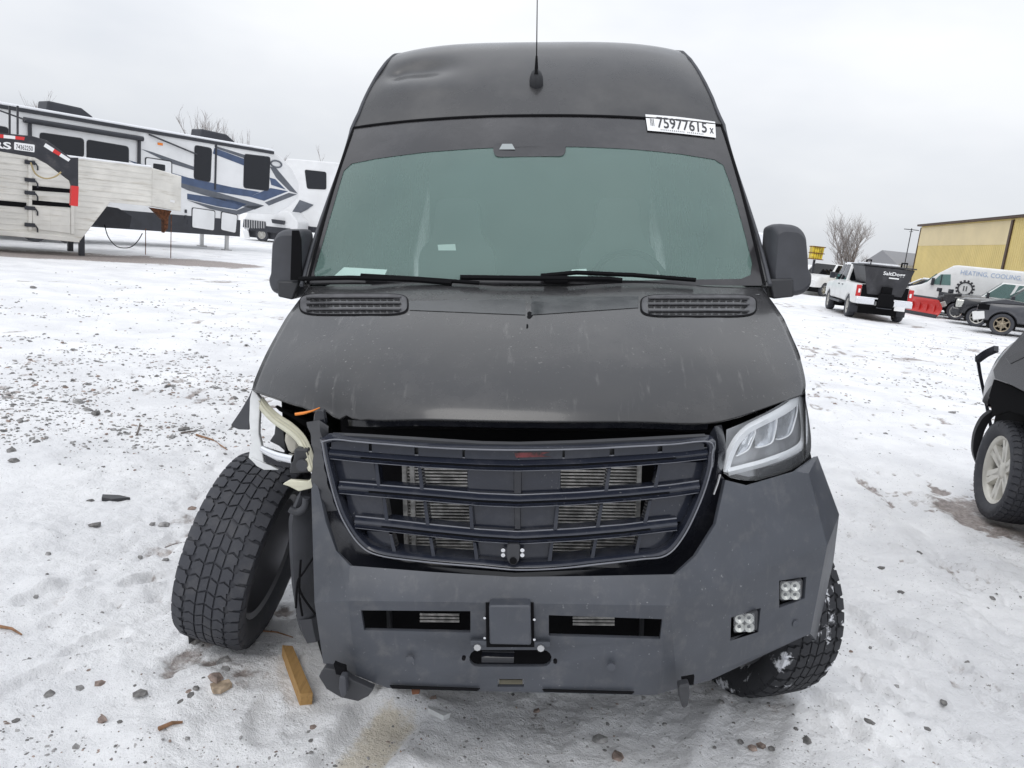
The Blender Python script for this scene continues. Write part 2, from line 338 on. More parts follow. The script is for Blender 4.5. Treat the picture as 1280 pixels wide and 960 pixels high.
me.loops.add(len(q)); me.loops.foreach_set('vertex_index', q); me.polygons.add(len(ii)); me.polygons.foreach_set('loop_start', (np.arange(len(ii))*4).astype(np.int32)); me.update(calc_edges=True)
me.shade_smooth()
dirt = np.zeros_like(X)
def blob(c, rx, ry, a, k):
    u = (X-c[0])*math.cos(a)+(Y-c[1])*math.sin(a); v = -(X-c[0])*math.sin(a)+(Y-c[1])*math.cos(a); return k*(1-sstep(.35, 1., np.sqrt((u/rx)**2+(v/ry)**2)))
d, t, s_ = seg_d(X, Y, (-19., 15.4), (-9.9, 23.5)); dirt = np.maximum(dirt, 1.05*(1-sstep(.7, 1.7, d)))
for a in (blob((3.75, 5.55), .55, 1.5, .25, .62), blob((13.0, 31.2), 1.5, 3.6, -.34, .8), blob(G2(960, 890), .5, .3, .2, .34), blob((.9, 3.1), .5, .35, 0, .3), blob(G2(285, 850), .28, .2, .4, .40), blob((-13.2, 21.8), 6, 1.2, .76, .5), blob(G2(925, 930), .4, .22, .2, .34), blob(G2(1010, 920), .2, .1, .4, .4), blob(G2(330, 790), .35, .15, .2, .3), blob(G2(640, 900), .5, .3, 0, .2), blob((-5.0, 7.4), 5.5, 2.4, .1, .30), blob((5.5, 11.), 3., 2.5, .5, .25)): dirt = np.maximum(dirt, a)
dirt += .34*sstep(.50, .72, fbm(X*.16+3, Y*.30+9, 4))*sstep(4, 7, np.hypot(X, Y))
dirt += .25*sstep(.55, .75, fbm(X*1.3+50, Y*1.3+20, 4))
dirt += .55*sstep(.58, .72, fbm(X*11+4, Y*6+31, 3))*sstep(.42, .58, fbm(X*.6+8, Y*.9+2, 3))
ice = np.zeros_like(X); d, t, s_ = seg_d(X, Y, TRACK[0][0], TRACK[0][1]); ice = np.maximum(ice, sstep(.1, .3, t)*(1-sstep(.05, .13, np.abs(s_+.02)))*(d < .3))
for nm, arr in (('dirt', dirt), ('ice', ice)):
    at = me.attributes.new(nm, 'FLOAT', 'POINT'); at.data.foreach_set('value', arr.astype(np.float32).ravel())
gm = bpy.data.materials.new('trodden_snow'); gm.use_nodes = True; nt = gm.node_tree; b = nt.nodes['Principled BSDF']; N = nt.nodes.new; L = nt.links.new
tc = N('ShaderNodeTexCoord')
def gn(scale, detail, rough=.6):
    n = N('ShaderNodeTexNoise'); n.inputs['Scale'].default_value = scale; n.inputs['Detail'].default_value = detail; n.inputs['Roughness'].default_value = rough; L(tc.outputs['Object'], n.inputs['Vector']); return n.outputs['Fac']
def attr(nm): a = N('ShaderNodeAttribute'); a.attribute_name = nm; return a.outputs['Fac']
def mth(op, a, c=None):
    m = N('ShaderNodeMath'); m.operation = op
    for i, q in enumerate((a, c)):
        if q is None: continue
        if isinstance(q, (int, float)): m.inputs[i].default_value = q
        else: L(q, m.inputs[i])
    return m.outputs[0]
def mrng(s, a, c, lo=0., hi=1.):
    r = N('ShaderNodeMapRange'); r.interpolation_type = 'SMOOTHSTEP'; L(s, r.inputs[0]); r.inputs[1].default_value = a; r.inputs[2].default_value = c; r.inputs[3].default_value = lo; r.inputs[4].default_value = hi; return r.outputs[0]
def mcol(f, a, c):
    x = N('ShaderNodeMix'); x.data_type = 'RGBA'; L(f, x.inputs[0])
    for i, q in ((6, a), (7, c)):
        if isinstance(q, tuple): x.inputs[i].default_value = (*q, 1)
        else: L(q, x.inputs[i])
    return x.outputs[2]
snowc = mcol(mrng(gn(1.1, 8, .65), .32, .68), (.74, .742, .755), (.90, .90, .905))
snowc = mcol(mrng(mth('ADD', attr('ice'), mth('MULTIPLY', mth('SUBTRACT', gn(14, 8, .7), .5), 1.6)), .35, 1., 0, .7), snowc, (.62, .54, .40))
soil = mcol(mrng(gn(24, 8, .7), .35, .65), (.15, .115, .10), (.36, .30, .27))
f = mth('ADD', attr('dirt'), mth('MULTIPLY', mth('SUBTRACT', gn(9, 10, .72), .5), 1.5))
snowc = mcol(mrng(f, .46, .80, 0, .85), snowc, soil)
speck = mth('MULTIPLY', mrng(gn(55, 5, .6), .62, .69), mrng(gn(1.7, 5, .6), .38, .55)); snowc = mcol(mth('MULTIPLY', speck, .85), snowc, (.20, .18, .17))
L(snowc, b.inputs['Base Color']); b.inputs['Roughness'].default_value = .6; b.inputs['Specular IOR Level'].default_value = .35
hb = mth('ADD', mth('MULTIPLY', gn(32, 8, .68), 1.), mth('MULTIPLY', gn(140, 4), .3))
bp = N('ShaderNodeBump'); bp.inputs['Strength'].default_value = .75; bp.inputs['Distance'].default_value = .026; L(hb, bp.inputs['Height']); L(bp.outputs[0], b.inputs['Normal'])
me.materials.append(gm)
go = bpy.data.objects.new('ground', me); COL.objects.link(go); tag(go, 'trodden snow over gravel across the whole yard', 'ground', kind='structure')
def hz(x, y): return float(height(np.array([x]), np.array([y]))[0])
# ------------------------------------------------------------------ the wrecked van (van frame, y = distance from the camera, shifted to its front axle)
Y0 = 3.1; SH = Vector((0, -Y0, 0))
van = empty('camper_van', (0, Y0, 0)); van.rotation_euler = (0, -ROLL, 0)
tag(van, 'crashed matte black high roof van with off-road bumper and splayed front wheel', 'van')
def vb(mb, name, m, parent=None, **k): return mb.build(name, m, parent or van, shift=SH, **k)
def mir(x, s): return Vector((s*x[0], x[1], x[2]))
# hood: centre line and edge line from the cowl forward
HC = [(3.17, 1.66), (3.02, 1.625), (2.86, 1.575), (2.7, 1.51), (2.56, 1.44), (2.45, 1.37), (2.385, 1.315), (2.355, 1.275)]
HE = [(.955, 3.27, 1.635), (.972, 3.16, 1.585), (.985, 3.06, 1.535), (.995, 2.97, 1.475), (1.0, 2.88, 1.415), (.998, 2.81, 1.365), (.992, 2.76, 1.325), (.975, 2.715, 1.30)]
def hood_row(k, u):                     # k row, u 0 centre .. 1 edge
    d0, z0 = HC[k]; xe, de, ze = HE[k]; f = k/(len(HC)-1)
    x = xe*u; d = d0+(de-d0)*u**2.6
    z = z0+(ze-z0)*u**2.4
    if f > .6:                          # the front edge steps round the lamps
        q = (f-.6)/.4; z += -.03*q*math.exp(-((u-.62)/.2)**2)
    z += .012*math.sin(math.pi*min(1, max(0, (u-.15)/.6)))*(1-f)*.8
    return Vector((x, d, z))
def hoodS(u, v):                        # u -1..1, v 0 rear..1 front
    t = v*(len(HC)-1); i = min(int(t), len(HC)-2); q = t-i
    r = [hood_row(max(0, min(len(HC)-1, i+j)), abs(u)) for j in (-1, 0, 1, 2)]
    p = .5*((2*r[1])+(r[2]-r[0])*q+(2*r[0]-5*r[1]+4*r[2]-r[3])*q*q+(3*r[1]-r[0]-3*r[2]+r[3])*q**3)
    if u < 0: p.x = -p.x-.045*v*v*u*u
    return p
def surf_hit(S, px, py, ur=(-1, 1), vr=(0, 1)):
    best = None
    for i in range(25):
        for j in range(17):
            u, v = ur[0]+(ur[1]-ur[0])*i/24, vr[0]+(vr[1]-vr[0])*j/16; a = projV(S(u, v)); e = (a[0]-px)**2+(a[1]-py)**2
            if best is None or e < best[0]: best = (e, u, v)
    _, u, v = best
    for _ in range(8):
        a = projV(S(u, v)); b_ = projV(S(u+.004, v)); c = projV(S(u, v+.004))
        J = np.array([[(b_[0]-a[0])/.004, (c[0]-a[0])/.004], [(b_[1]-a[1])/.004, (c[1]-a[1])/.004]])
        try: du = np.linalg.solve(J, np.array([px-a[0], py-a[1]]))
        except Exception: break
        u = max(-1.1, min(1.1, u+du[0])); v = max(-.1, min(1.1, v+du[1]))
    return u, v
def snorm(S, u, v):
    a = S(u, v); n = (S(u+.01, v)-a).cross(S(u, v+.01)-a).normalized()
    if n.dot(Vector((XC, 0, H))-a) < 0: n = -n
    return n
def on(S, px, py, lift=.003):
    u, v = surf_hit(S, px, py); return S(u, v)+snorm(S, u, v)*lift
mb = MB(); mb.grid([[hoodS(-1+2*i/72, j/40) for i in range(73)] for j in range(41)])
def crump(p):                           # crushed front left corner
    a = math.exp(-(((p.x+.66)/.1)**2+((p.z-1.26)/.06)**2)); p.y += .03*a; p.z += .014*a*math.sin(p.x*70); return p
mb.v = [crump(p) for p in mb.v]
hood = vb(mb, 'hood', M['paint'], smooth=180)
s_ = hood.modifiers.new('solid', 'SOLIDIFY'); s_.thickness = .012; s_.offset = -1
mb = MB(); mb.grid([[hoodS(-.60+1.2*i/40, 1)+Vector((0, .006+.012*j, -.024*j-.001)) for i in range(41)] for j in range(2)]); vb(mb, 'hood_lip', M['gloss'], hood, smooth=60)
# dents in the middle of the hood
mb = MB()
for px, py, r, e in ((665, 372, .006, 1.), (662, 394, .011, 2.6), (659, 408, .004, 4.)):
    u, v = surf_hit(hoodS, px, py); p = hoodS(u, v); t = (hoodS(u, v+.02)-p).normalized(); a = Vector((1, 0, 0)); n = snorm(hoodS, u, v)
    mb.add([p+n*.0015+a*(r*1.1*math.cos(q)*(.6+.4*abs(math.cos(1.5*q))))+t*(r*e*math.sin(q)) for q in [2*math.pi*k/14 for k in range(14)]], [tuple(range(14))])
    vb(mb, 'paint_chip', M['black'], hood); mb = MB()
# bare patch where a bonnet strip came off
for x0, x1, y0, y1, sg in ((512, 657, 374, 394, 1), (664, 798, 371, 394, -1)):
    top = [on(hoodS, x0+(x1-x0)*k/12, y0+(3 if sg > 0 else -1)*(1-k/12)*sg, .002) for k in range(13)]; far = 14 if sg > 0 else 14
    bot = [on(hoodS, x0+(x1-x0)*k/12, (y0+14+(y1-y0-14)*((k/12) if sg > 0 else (1-k/12))), .002) for k in range(13)]
    mb = MB(); mb.grid([top, bot]); vb(mb, 'glossy_strip', mat('strip', (.034, .038, .040), .12, dust=(12, .4, .8, .2, (.13, .13, .13))), hood)
# louvred vents
for x0, x1, y0, y1 in ((374, 511, 367, 395), (800, 946, 368, 397)):
    w_ = x1-x0; skew = -3 if x0 < 600 else 3
    def vp(a, b_, lift): return on(hoodS, x0+w_*a, y0+(y1-y0)*b_-(skew*(a-.5) if x0 > 600 else -skew*(a-.5))*0, lift)
    ring = []; K = 40
    for k in range(K):
        t = 2*math.pi*k/K; c, s2 = math.cos(t), math.sin(t)
        a = .5+.5*math.copysign(abs(c)**.32, c); b_ = .5+.5*math.copysign(abs(s2)**.55, s2); ring.append((a, b_))
    mb = MB(); outer = [vp(a, b_, .002) for a, b_ in ring]; inner = [vp(.5+(a-.5)*.975, .5+(b_-.5)*.9, .005) for a, b_ in ring]
    mb.m = 0; mb.grid([outer, inner], closed=True); cen = [vp(.5+(a-.5)*.955, .5+(b_-.5)*.84, .001) for a, b_ in ring]
    mb.m = 1; mb.grid([inner, cen], closed=True); mb.add(cen, [tuple(range(K))])
    ventm = mat('vent_plastic', (.075, .075, .08), .5, var=(20, .2))
    vent = vb(mb, 'hood_vent', [M['black'], ventm], hood, smooth=40, fix=False)
    for r in (.26, .52, .80):
        mb = MB(); a0, a1 = .07, .93
        for k in range(14):
            a, a2 = a0+(a1-a0)*k/14, a0+(a1-a0)*(k+.82)/14
            mb.add([vp(a, r, .0035), vp(a2, r, .0035), vp(a2, r+.045, .0035), vp(a, r+.045, .0035)], [(0, 1, 2, 3)])
        vb(mb, 'louvre_slot', M['black'], vent)
        mb = MB(); mb.tube([vp(a0+(a1-a0)*k/10, r-.06, .004) for k in range(11)], .004, 6); vb(mb, 'louvre', ventm, vent, smooth=60)
# windscreen
def WS(u, v):
    a = abs(u)**2.2; xe = .972+(.915-.972)*v; db, dt = 3.135+.17*a, 3.885+.12*a; bow = .035*math.sin(math.pi*v)
    return Vector((xe*u, db+(dt-db)*v-bow*.6, 1.655-.012*a+(2.415-.035*a-1.655+.012*a)*v+bow*.5))
mb = MB(); mb.grid([[WS(-.99+1.98*i/48, .005+.99*j/30) for i in range(49)] for j in range(31)]); wsh = vb(mb, 'windshield', M['windshield'], smooth=180)
# black frit border: outer edge to the edge of the clear field
inn = [(395, 349), (393, 341), (405, 300), (418, 255), (430, 214), (440, 205), (470, 199), (530, 191), (600, 186), (660, 184), (720, 184), (790, 187), (850, 193), (893, 200), (904, 207), (916, 240), (930, 290), (940, 330), (938, 344), (926, 349), (800, 351), (660, 350), (520, 350)]
inn = [surf_hit(WS, *q) for q in inn]; c0 = (0., .42)
innl = []
for i in range(len(inn)):
    a, b_ = inn[i], inn[(i+1) % len(inn)]
    for k in range(4): innl.append((a[0]+(b_[0]-a[0])*k/4, a[1]+(b_[1]-a[1])*k/4))
def outp(p):
    dx, dy = p[0]-c0[0], p[1]-c0[1]; t = min((1.-c0[0])/abs(dx) if dx else 9, ((1-c0[1]) if dy > 0 else c0[1])/abs(dy) if dy else 9)
    return (c0[0]+dx*t, c0[1]+dy*t)
mb = MB(); rows = []
for j in range(5):
    rows.append([]);
    for p in innl:
        o_ = outp(p); u, v = p[0]+(o_[0]-p[0])*j/4, p[1]+(o_[1]-p[1])*j/4; rows[-1].append(WS(u, v)+snorm(WS, u, v)*.0025)
for c in ((-1, 0), (1, 0), (1, 1), (-1, 1)):
    k = min(range(len(innl)), key=lambda k: (outp(innl[k])[0]-c[0])**2+(outp(innl[k])[1]-c[1])**2); rows[-1][k] = WS(*c)+snorm(WS, *c)*.0025
mb.grid(rows, closed=True); vb(mb, 'frit_border', M['frit'], wsh, smooth=60)
mb = MB(); pl = rpoly([(616, 180, 0), (708, 180, 0), (706, 196, 0), (618, 197, 0)], 7); mb.add([on(WS, p.x, p.y, .004) for p in pl], [tuple(range(len(pl)))]); vb(mb, 'camera_housing', M['frit'], wsh)
mb = MB(); mb.add([on(WS, *q, .0055) for q in ((628, 181), (640, 181), (644, 188), (624, 188))], [(0, 1, 2, 3)]); vb(mb, 'camera_window', mat('camera_window', (.3, .33, .33), .2), wsh)
# lot sticker
uv4 = [surf_hit(WS, *q) for q in ((809, 165), (894, 174), (893, 154), (806, 144))]
def stp(a, b_, lift):                  # a, b 0..1 across and up the sticker -> point on the glass
    u = (uv4[0][0]*(1-a)+uv4[1][0]*a)*(1-b_)+(uv4[3][0]*(1-a)+uv4[2][0]*a)*b_; v = (uv4[0][1]*(1-a)+uv4[1][1]*a)*(1-b_)+(uv4[3][1]*(1-a)+uv4[2][1]*a)*b_
    return WS(u, v)+snorm(WS, u, v)*lift
mb = MB(); mb.grid([[stp(i/12, j/3, .0085) for i in range(13)] for j in range(4)]); stk = vb(mb, 'number_sticker', M['sticker'], wsh, smooth=60)
def stext(nm, body, ca, cb_, wa, hb_, bold=0.):
    v, f = text_mesh(body, 1., bold); x0, x1 = min(q.x for q in v), max(q.x for q in v); y0, y1 = min(q.y for q in v), max(q.y for q in v)
    mb = MB(); mb.add([stp(ca+((q.x-x0)/(x1-x0)-.5)*wa, cb_+((q.y-y0)/(y1-y0)-.5)*hb_, .0105) for q in v], f); vb(mb, nm, M['ink'], stk, fix=False)
stext('sticker_digits', '75977615', .51, .53, .72, .66, .012); stext('sticker_suffix', 'x', .94, .38, .06, .33, .01); stext('sticker_fineprint', 'III', .08, .5, .05, .42); stext('sticker_footer', 'IIIIIIIIIIIII IIIIIIIII', .5, .10, .62, .06)
# black seal round the glass
mb = MB(); mb.tube([WS(-1, t/16)+Vector((-.004, .002, .004)) for t in range(17)]+[WS(-1+2*t/30, 1)+Vector((0, .002, .006)) for t in range(1, 31)]+[WS(1, 1-t/16)+Vector((.004, .002, .004)) for t in range(1, 17)], .0075, 8); vb(mb, 'seal', M['black'], wsh, smooth=60)
# brow and roof
BC = [(3.893, 2.425), (3.95, 2.50), (4.03, 2.60), (4.11, 2.685), (4.20, 2.765), (4.29, 2.828), (4.40, 2.872), (4.55, 2.90), (4.9, 2.918), (5.6, 2.925), (6.8, 2.92), (7.7, 2.90), (8.05, 2.82)]
BE = [(.911, 4.012, 2.39), (.899, 4.05, 2.45), (.879, 4.10, 2.53), (.853, 4.16, 2.61), (.825, 4.23, 2.69), (.797, 4.31, 2.76), (.772, 4.40, 2.815), (.755, 4.55, 2.852), (.75, 4.9, 2.872), (.75, 5.6, 2.88), (.75, 6.8, 2.88), (.75, 7.7, 2.86), (.75, 8.05, 2.78)]
def brow(u, t):
    i = min(int(t), len(BC)-2); q = t-i; r = []
    for j in (-1, 0, 1, 2):
        k = max(0, min(len(BC)-1, i+j)); a = abs(u)**min(3.6, 2.2+.45*k); xe, de, ze = BE[k]; r.append(Vector((xe*u, BC[k][0]+(de-BC[k][0])*a, BC[k][1]+(ze-BC[k][1])*a)))
    p = .5*((2*r[1])+(r[2]-r[0])*q+(2*r[0]-5*r[1]+4*r[2]-r[3])*q*q+(3*r[1]-r[0]-3*r[2]+r[3])*q**3)
    a = math.exp(-(((p.x+.60)/.17)**2+((p.z-2.70)/.05)**2)); p.y += .04*a; p.z -= .018*a        # the dent
    a = math.exp(-(((p.x+.55)/.16)**2+((p.z-2.58)/.04)**2)); p.y -= .007*a
    a = math.exp(-(((p.x+.73)/.05)**2+((p.z-2.66)/.03)**2)); p.y += .03*a
    return p
mb = MB(); mb.grid([[brow(-1+2*i/80, j/6) for i in range(81)] for j in range(0, 6*(len(BC)-1)+1)]); vb(mb, 'roof', M['roofpaint'], smooth=180)
# sides with wheel arches
def bodyx(z): return (lerp_tab if z > 2.4 else smooth_tab)([(.4, .955), (.9, .995), (1.65, .995), (2.39, .927), (2.45, .903), (2.53, .882), (2.61, .856), (2.69, .828), (2.76, .800), (2.815, .775), (2.852, .758), (2.88, .752)], z)
def ztop(d):
    return lerp_tab([(2.715, 1.30), (2.76, 1.325), (2.81, 1.365), (2.88, 1.415), (2.97, 1.475), (3.06, 1.535), (3.16, 1.585), (3.27, 1.635), (3.31, 1.66), (3.66, 2.03), (4.012, 2.388), (4.05, 2.448), (4.10, 2.528), (4.16, 2.608), (4.23, 2.688), (4.31, 2.758), (4.40, 2.813), (4.55, 2.850), (4.9, 2.870), (7.7, 2.858), (8.1, 2.78)], d)
def zbot(d):
    z = .50
    for c in (3.12, 6.8):
        if abs(d-c) < .53: z = max(z, .42+math.sqrt(.53**2-(d-c)**2))
    return z
for s in (-1, 1):
    ds = np.concatenate([np.arange(2.72 if s > 0 else 2.95, 4.6, .03), np.arange(4.6, 6.2, .1), np.arange(6.2, 7.5, .03), np.arange(7.5, 8.15, .1)]); rows = []
    for d in ds:
        a, b_ = zbot(d), ztop(d); r = []
        for k in range(25):
            z = a+(b_-a)*(k/24)**.8; x = bodyx(z)
            if d < 3.3: x = x+((lerp_tab([(2.715, .975), (2.88, 1.0), (3.06, .985), (3.27, .955)], d)+.004)-x)*max(0, (k-14)/10)
            r.append(Vector((s*x, d, z)))
        rows.append(r)
    mb = MB(); mb.grid(rows); sd_ = vb(mb, 'side_panel', M['paint'], smooth=50)
    k0 = [k for k, d in enumerate(ds) if 3.26 < d < 4.5]      # A-pillar strip between glass and side
    mb = MB(); mb.grid([[Vector((s*(bodyx(ztop(ds[k]))-.0), ds[k], ztop(ds[k])+.0)) for k in k0], [(WS(s, max(0, min(1, (ds[k]-3.305)/(4.005-3.305)))) if ds[k] < 4.012 else brow(s, 0 if ds[k] < 4.02 else min(7, [i for i in range(len(BE)) if BE[i][1] <= ds[k]+.001][-1])))+Vector((0, 0, -.004)) for k in k0]]); vb(mb, 'pillar', M['paint'], smooth=60)
    mb = MB(); mb.tube([Vector((s*(bodyx(ztop(ds[k]))+.001), ds[k], ztop(ds[k])+.001)) for k in range(len(ds)) if ds[k] > 3.26], .009, 8); vb(mb, 'gutter', M['trim'], smooth=60)
    mb = MB(); px_ = lambda d, z: Vector((s*(bodyx(z)+.004), d, z))       # door glass
    gp = rpoly([Vector((3.62, 1.66, 0)), Vector((4.5, 1.60, 0)), Vector((4.5, 2.28, 0)), Vector((4.06, 2.30, 0)), Vector((3.72, 1.96, 0))], .06); mb.add([px_(p.x, p.y) for p in gp], [tuple(range(len(gp)))]); vb(mb, 'door_window', M['darkglass'])
    for dl in (3.42, 4.62, 5.9):
        mb = MB(); mb.tube([px_(dl, z)+Vector((-s*.002, 0, 0)) for z in (.62, 1., 1.4, min(ztop(dl)-.03, 1.7), min(ztop(dl)-.03, 2.3))], .004, 5); vb(mb, 'door_gap', M['black'])
    mb = MB(); mb.box((s*1.0, 4.4, 1.36), (.03, .2, .04)); vb(mb, 'door_handle', M['plastic'], bevel=.01)
    mb = MB(); mb.box((s*.985, 4.95, .47), (.06, 2.5, .12)); vb(mb, 'sill', M['plastic'], bevel=.02)
mb = MB(); rz = [.5+2.24*k/10 for k in range(11)]; mb.add([Vector((-bodyx(z), 8.1, z)) for z in rz]+[Vector((bodyx(z), 8.1, z)) for z in reversed(rz)]+[Vector((.4, 8.1, 2.82)), Vector((-.4, 8.1, 2.82))], [tuple(range(24))]); vb(mb, 'rear_doors', M['paint'])
mb = MB(); mb.box((0, 5.6, .47), (1.75, 4.9, .12)); vb(mb, 'chassis', M['undercar'])
mb = MB(); mb.box((0, 3.05, .85), (1.0, .9, .5)); vb(mb, 'engine_block', M['undercar'])
mb = MB()
for s in (-1, 1): mb = MB(); mb.add([(s*.62, 2.62, .55), (s*.62, 3.66, .55), (s*.62, 3.66, 1.25), (s*.62, 2.62, 1.25), (s*.96, 3.66, .55), (s*.96, 3.66, 1.45), (s*.62, 3.66, 1.45)], [(0, 1, 2, 3), (1, 4, 5, 6)]); vb(mb, 'wheel_well', M['undercar'])
mb = MB(); mb.tube([(-.9, 3.12, .42), (.9, 3.12, .33)], .04, 8); vb(mb, 'axle', M['undercar']); mb = MB(); mb.tube([(-.75, 6.8, .36), (.8, 6.8, .28)], .06, 8); vb(mb, 'axle', M['undercar'])
# cabin
mb = MB(); mb.grid([[Vector((.93*u, 3.2+.75*v, 1.615+.02*math.sin(v*3)-.09*max(0, v-.75)+.035*math.exp(-((u-.5)/.22)**2-((v-.6)/.25)**2)*(u > 0))) for u in [-1+2*k/30 for k in range(31)]] for v in [j/14 for j in range(15)]]); vb(mb, 'dashboard', M['dash'], smooth=180)
mb = MB(); mb.box((0, 3.96, 1.3), (1.86, .06, .55)); vb(mb, 'dashboard_front', M['dash'])
mb = MB(); mb.box((0, 5.2, .62), (1.85, 3.6, .05)); vb(mb, 'cabin_floor', M['dash'])
mb = MB(); mb.box((0, 6.6, 1.7), (1.84, .04, 2.1)); vb(mb, 'bulkhead', mat('bulkhead', (.14, .15, .15), .8))
for x in (-.5, .5):
    st = MB(); pr = rpoly([Vector((-.25, 0, 1.0)), Vector((.25, 0, 1.0)), Vector((.24, 0, 1.75)), Vector((.15, 0, 1.85)), Vector((.13, 0, 2.08)), Vector((-.13, 0, 2.08)), Vector((-.15, 0, 1.85)), Vector((-.24, 0, 1.75))], .06)
    st.prism([p+Vector((x, 4.75+.12*(p.z-1), 0)) for p in pr], (0, .14, 0)); st.box((x, 4.5, .95), (.5, .55, .16)); vb(st, 'cabin_seat', M['tan'], bevel=.04, smooth=60)
mb = MB(); c = Vector((.48, 3.98, 1.60)); R = Matrix.Rotation(rad(-28), 3, 'X'); mb.tube([c+R @ Vector((.19*math.cos(a), 0, .19*math.sin(a))) for a in [2*math.pi*k/28 for k in range(29)]], .017, 8); mb.box(c+R @ Vector((0, .02, 0)), (.30, .05, .07), R); vb(mb, 'steering_wheel', M['black'], smooth=60)
for q, nm in (([(414, 348), (480, 346), (484, 337), (430, 334)], 'dash_paper'), ([(708, 347), (735, 347), (733, 336), (715, 337)], 'dash_card')):
    mb = MB(); mb.add([P(x, y, 3.33+.06*(348-y)/10)+Vector((0, .0, .0)) for x, y in q], [(0, 1, 2, 3)]); vb(mb, nm, M['paper'])
mb = MB(); mb.add([P(x, y, 3.9) for x, y in ((548, 313), (570, 313), (569, 305), (547, 306))], [(0, 1, 2, 3)]); vb(mb, 'dash_label', M['paper'])
# cowl, wipers, antenna
mb = MB(); mb.grid([[WS(u, -.0)+Vector((0, -.005-.03*j, -.006-.012*j)) for u in [-1+2*k/30 for k in range(31)]] for j in range(3)]); vb(mb, 'cowl', M['plastic'], smooth=60)
for pts, r, nm in (([(379, 353), (440, 352), (520, 355), (566, 359)], .011, 'wiper_blade'), ([(455, 349), (520, 353), (600, 359)], .009, 'wiper_arm'), ([(577, 352), (650, 353), (760, 354), (776, 356)], .012, 'wiper_blade'), ([(676, 350), (720, 346), (790, 349), (866, 355)], .010, 'wiper_arm')):
    mb = MB(); mb.tube([on(WS, x, y, .028) for x, y in [(pts[i][0]+(pts[i+1][0]-pts[i][0])*k/4, pts[i][1]+(pts[i+1][1]-pts[i][1])*k/4) for i in range(len(pts)-1) for k in range(4)]+[pts[-1]]], r, 6); vb(mb, nm, M['black'], smooth=50)
mb = MB(); mb.box(on(WS, 695, 353, .02), (.10, .03, .03)); vb(mb, 'wiper_pivot', M['black'], bevel=.008)
bt = min((j/60 for j in range(0, 360)), key=lambda t: abs(projV(brow(0, t))[1]-104)); p = brow(0, bt)
mb = MB(); ring = [[p+Vector((r*.034*math.cos(a), -.005-h_, r*.052*math.sin(a)+h_*.75)) for a in [2*math.pi*k/20 for k in range(20)]] for h_, r in ((0, 1.), (.012, 1.), (.03, .8), (.045, .45), (.05, .1))]; mb.grid(ring, closed=True); mb.add(ring[-1], [tuple(range(20))]); ab = vb(mb, 'antenna_base', M['plastic'], smooth=50)
mb = MB(); mb.tube([p+Vector((0, -.05, .03)), p+Vector((.001, -.03, .12))], [.011, .005], 8); mb.tube([p+Vector((.001, -.03, .12)), p+Vector((.003, .05, .62))], [.003, .0018], 6); vb(mb, 'antenna_mast', M['black'], ab)
# mirrors
def mirror(outl, arm, d0, dep, face):
    pts = [P(x, y, d0) for x, y in outl]; mb = MB(); c = sum(pts, Vector())/len(pts); n = len(pts)
    rows = []
    for t, k in ((0, .80), (.012, .9), (.035, .975), (.07, 1.), (dep*.8, 1.), (dep, .98)): rows.append([c+(p-c)*k+Vector((0, t, 0)) for p in pts])
    mb.grid(rows, closed=True); mb.add(rows[0], [tuple(range(n))]); mb.add(rows[-1], [tuple(range(n))])
    o = vb(mb, 'door_mirror', M['trim'], smooth=50)
    mb = MB(); mb.prism([P(x, y, d0-.012) for x, y in arm], (0, dep+.06, 0)); vb(mb, 'mirror_arm', M['plastic'], o, bevel=.008, smooth=60)
    mb = MB(); mb.add([c+(p-c)*.86+Vector((0, dep+.003, 0)) for p in pts], [tuple(range(n))]); vb(mb, 'mirror_glass', M['chrome'], o)
rd = [(p.x, p.y) for p in rpoly([Vector(q+(0,)) for q in ((968, 283), (978, 279), (1000, 281), (1010, 291), (1013, 325), (1013, 338), (1018, 345), (1017, 360), (1006, 370), (990, 372), (967, 373), (963, 350))], 6, 3)]
mirror(rd, [(961, 349), (992, 348), (993, 371), (966, 374)], 3.34, .17, 1)
ld = [(p.x, p.y) for p in rpoly([Vector(q+(0,)) for q in ((344, 290), (352, 286), (374, 286), (377, 292), (379, 352), (370, 374), (352, 372), (336, 366), (333, 352), (336, 345), (337, 320), (338, 300))], 6, 3)]
mirror(ld, [(346, 351), (374, 352), (366, 375), (347, 371)], 3.34, .17, -1)
mb = MB(); mb.prism([P(x, y, 3.325) for x, y in ((366, 288), (374, 288), (377, 300), (378, 350), (364, 350))], (0, -.012, 0)); vb(mb, 'mirror_recess', M['black'])
# ------------------------------------------------------------------ van front: grille, lamps, bumper
def gS(x, z): return 2.185+.33*(x+.03)**2+.10*(z-1.05)
def gpy(px, py, back=0.): p = hit(px, py, gS); p.y += back; return p
def gp(px, py, back=0.): return P(px, py, hit(px, py, gS).y+back)
def gline(tab, x0, x1, n=28):          # pixel curve y(x) on the grille's surface
    return [gp(x, lerp_tab(tab, x)) for x in [x0+(x1-x0)*k/n for k in range(n+1)]]
mb = MB(); mb.grid([[Vector((x, 2.50+.2*x*x, z)) for x in (-.66, -.3, 0, .3, .64)] for z in (.60, .8, 1.0, 1.23)]); vb(mb, 'grille_backing', M['black'])
mb = MB(); mb.grid([[hoodS(u, 1)+Vector((0, .03, -.03)) for u in [-.62+1.24*k/16 for k in range(17)]], [Vector((.62*(-1+2*k/16), 2.5, 1.21)) for k in range(17)]]); vb(mb, 'slam_panel', M['black'])
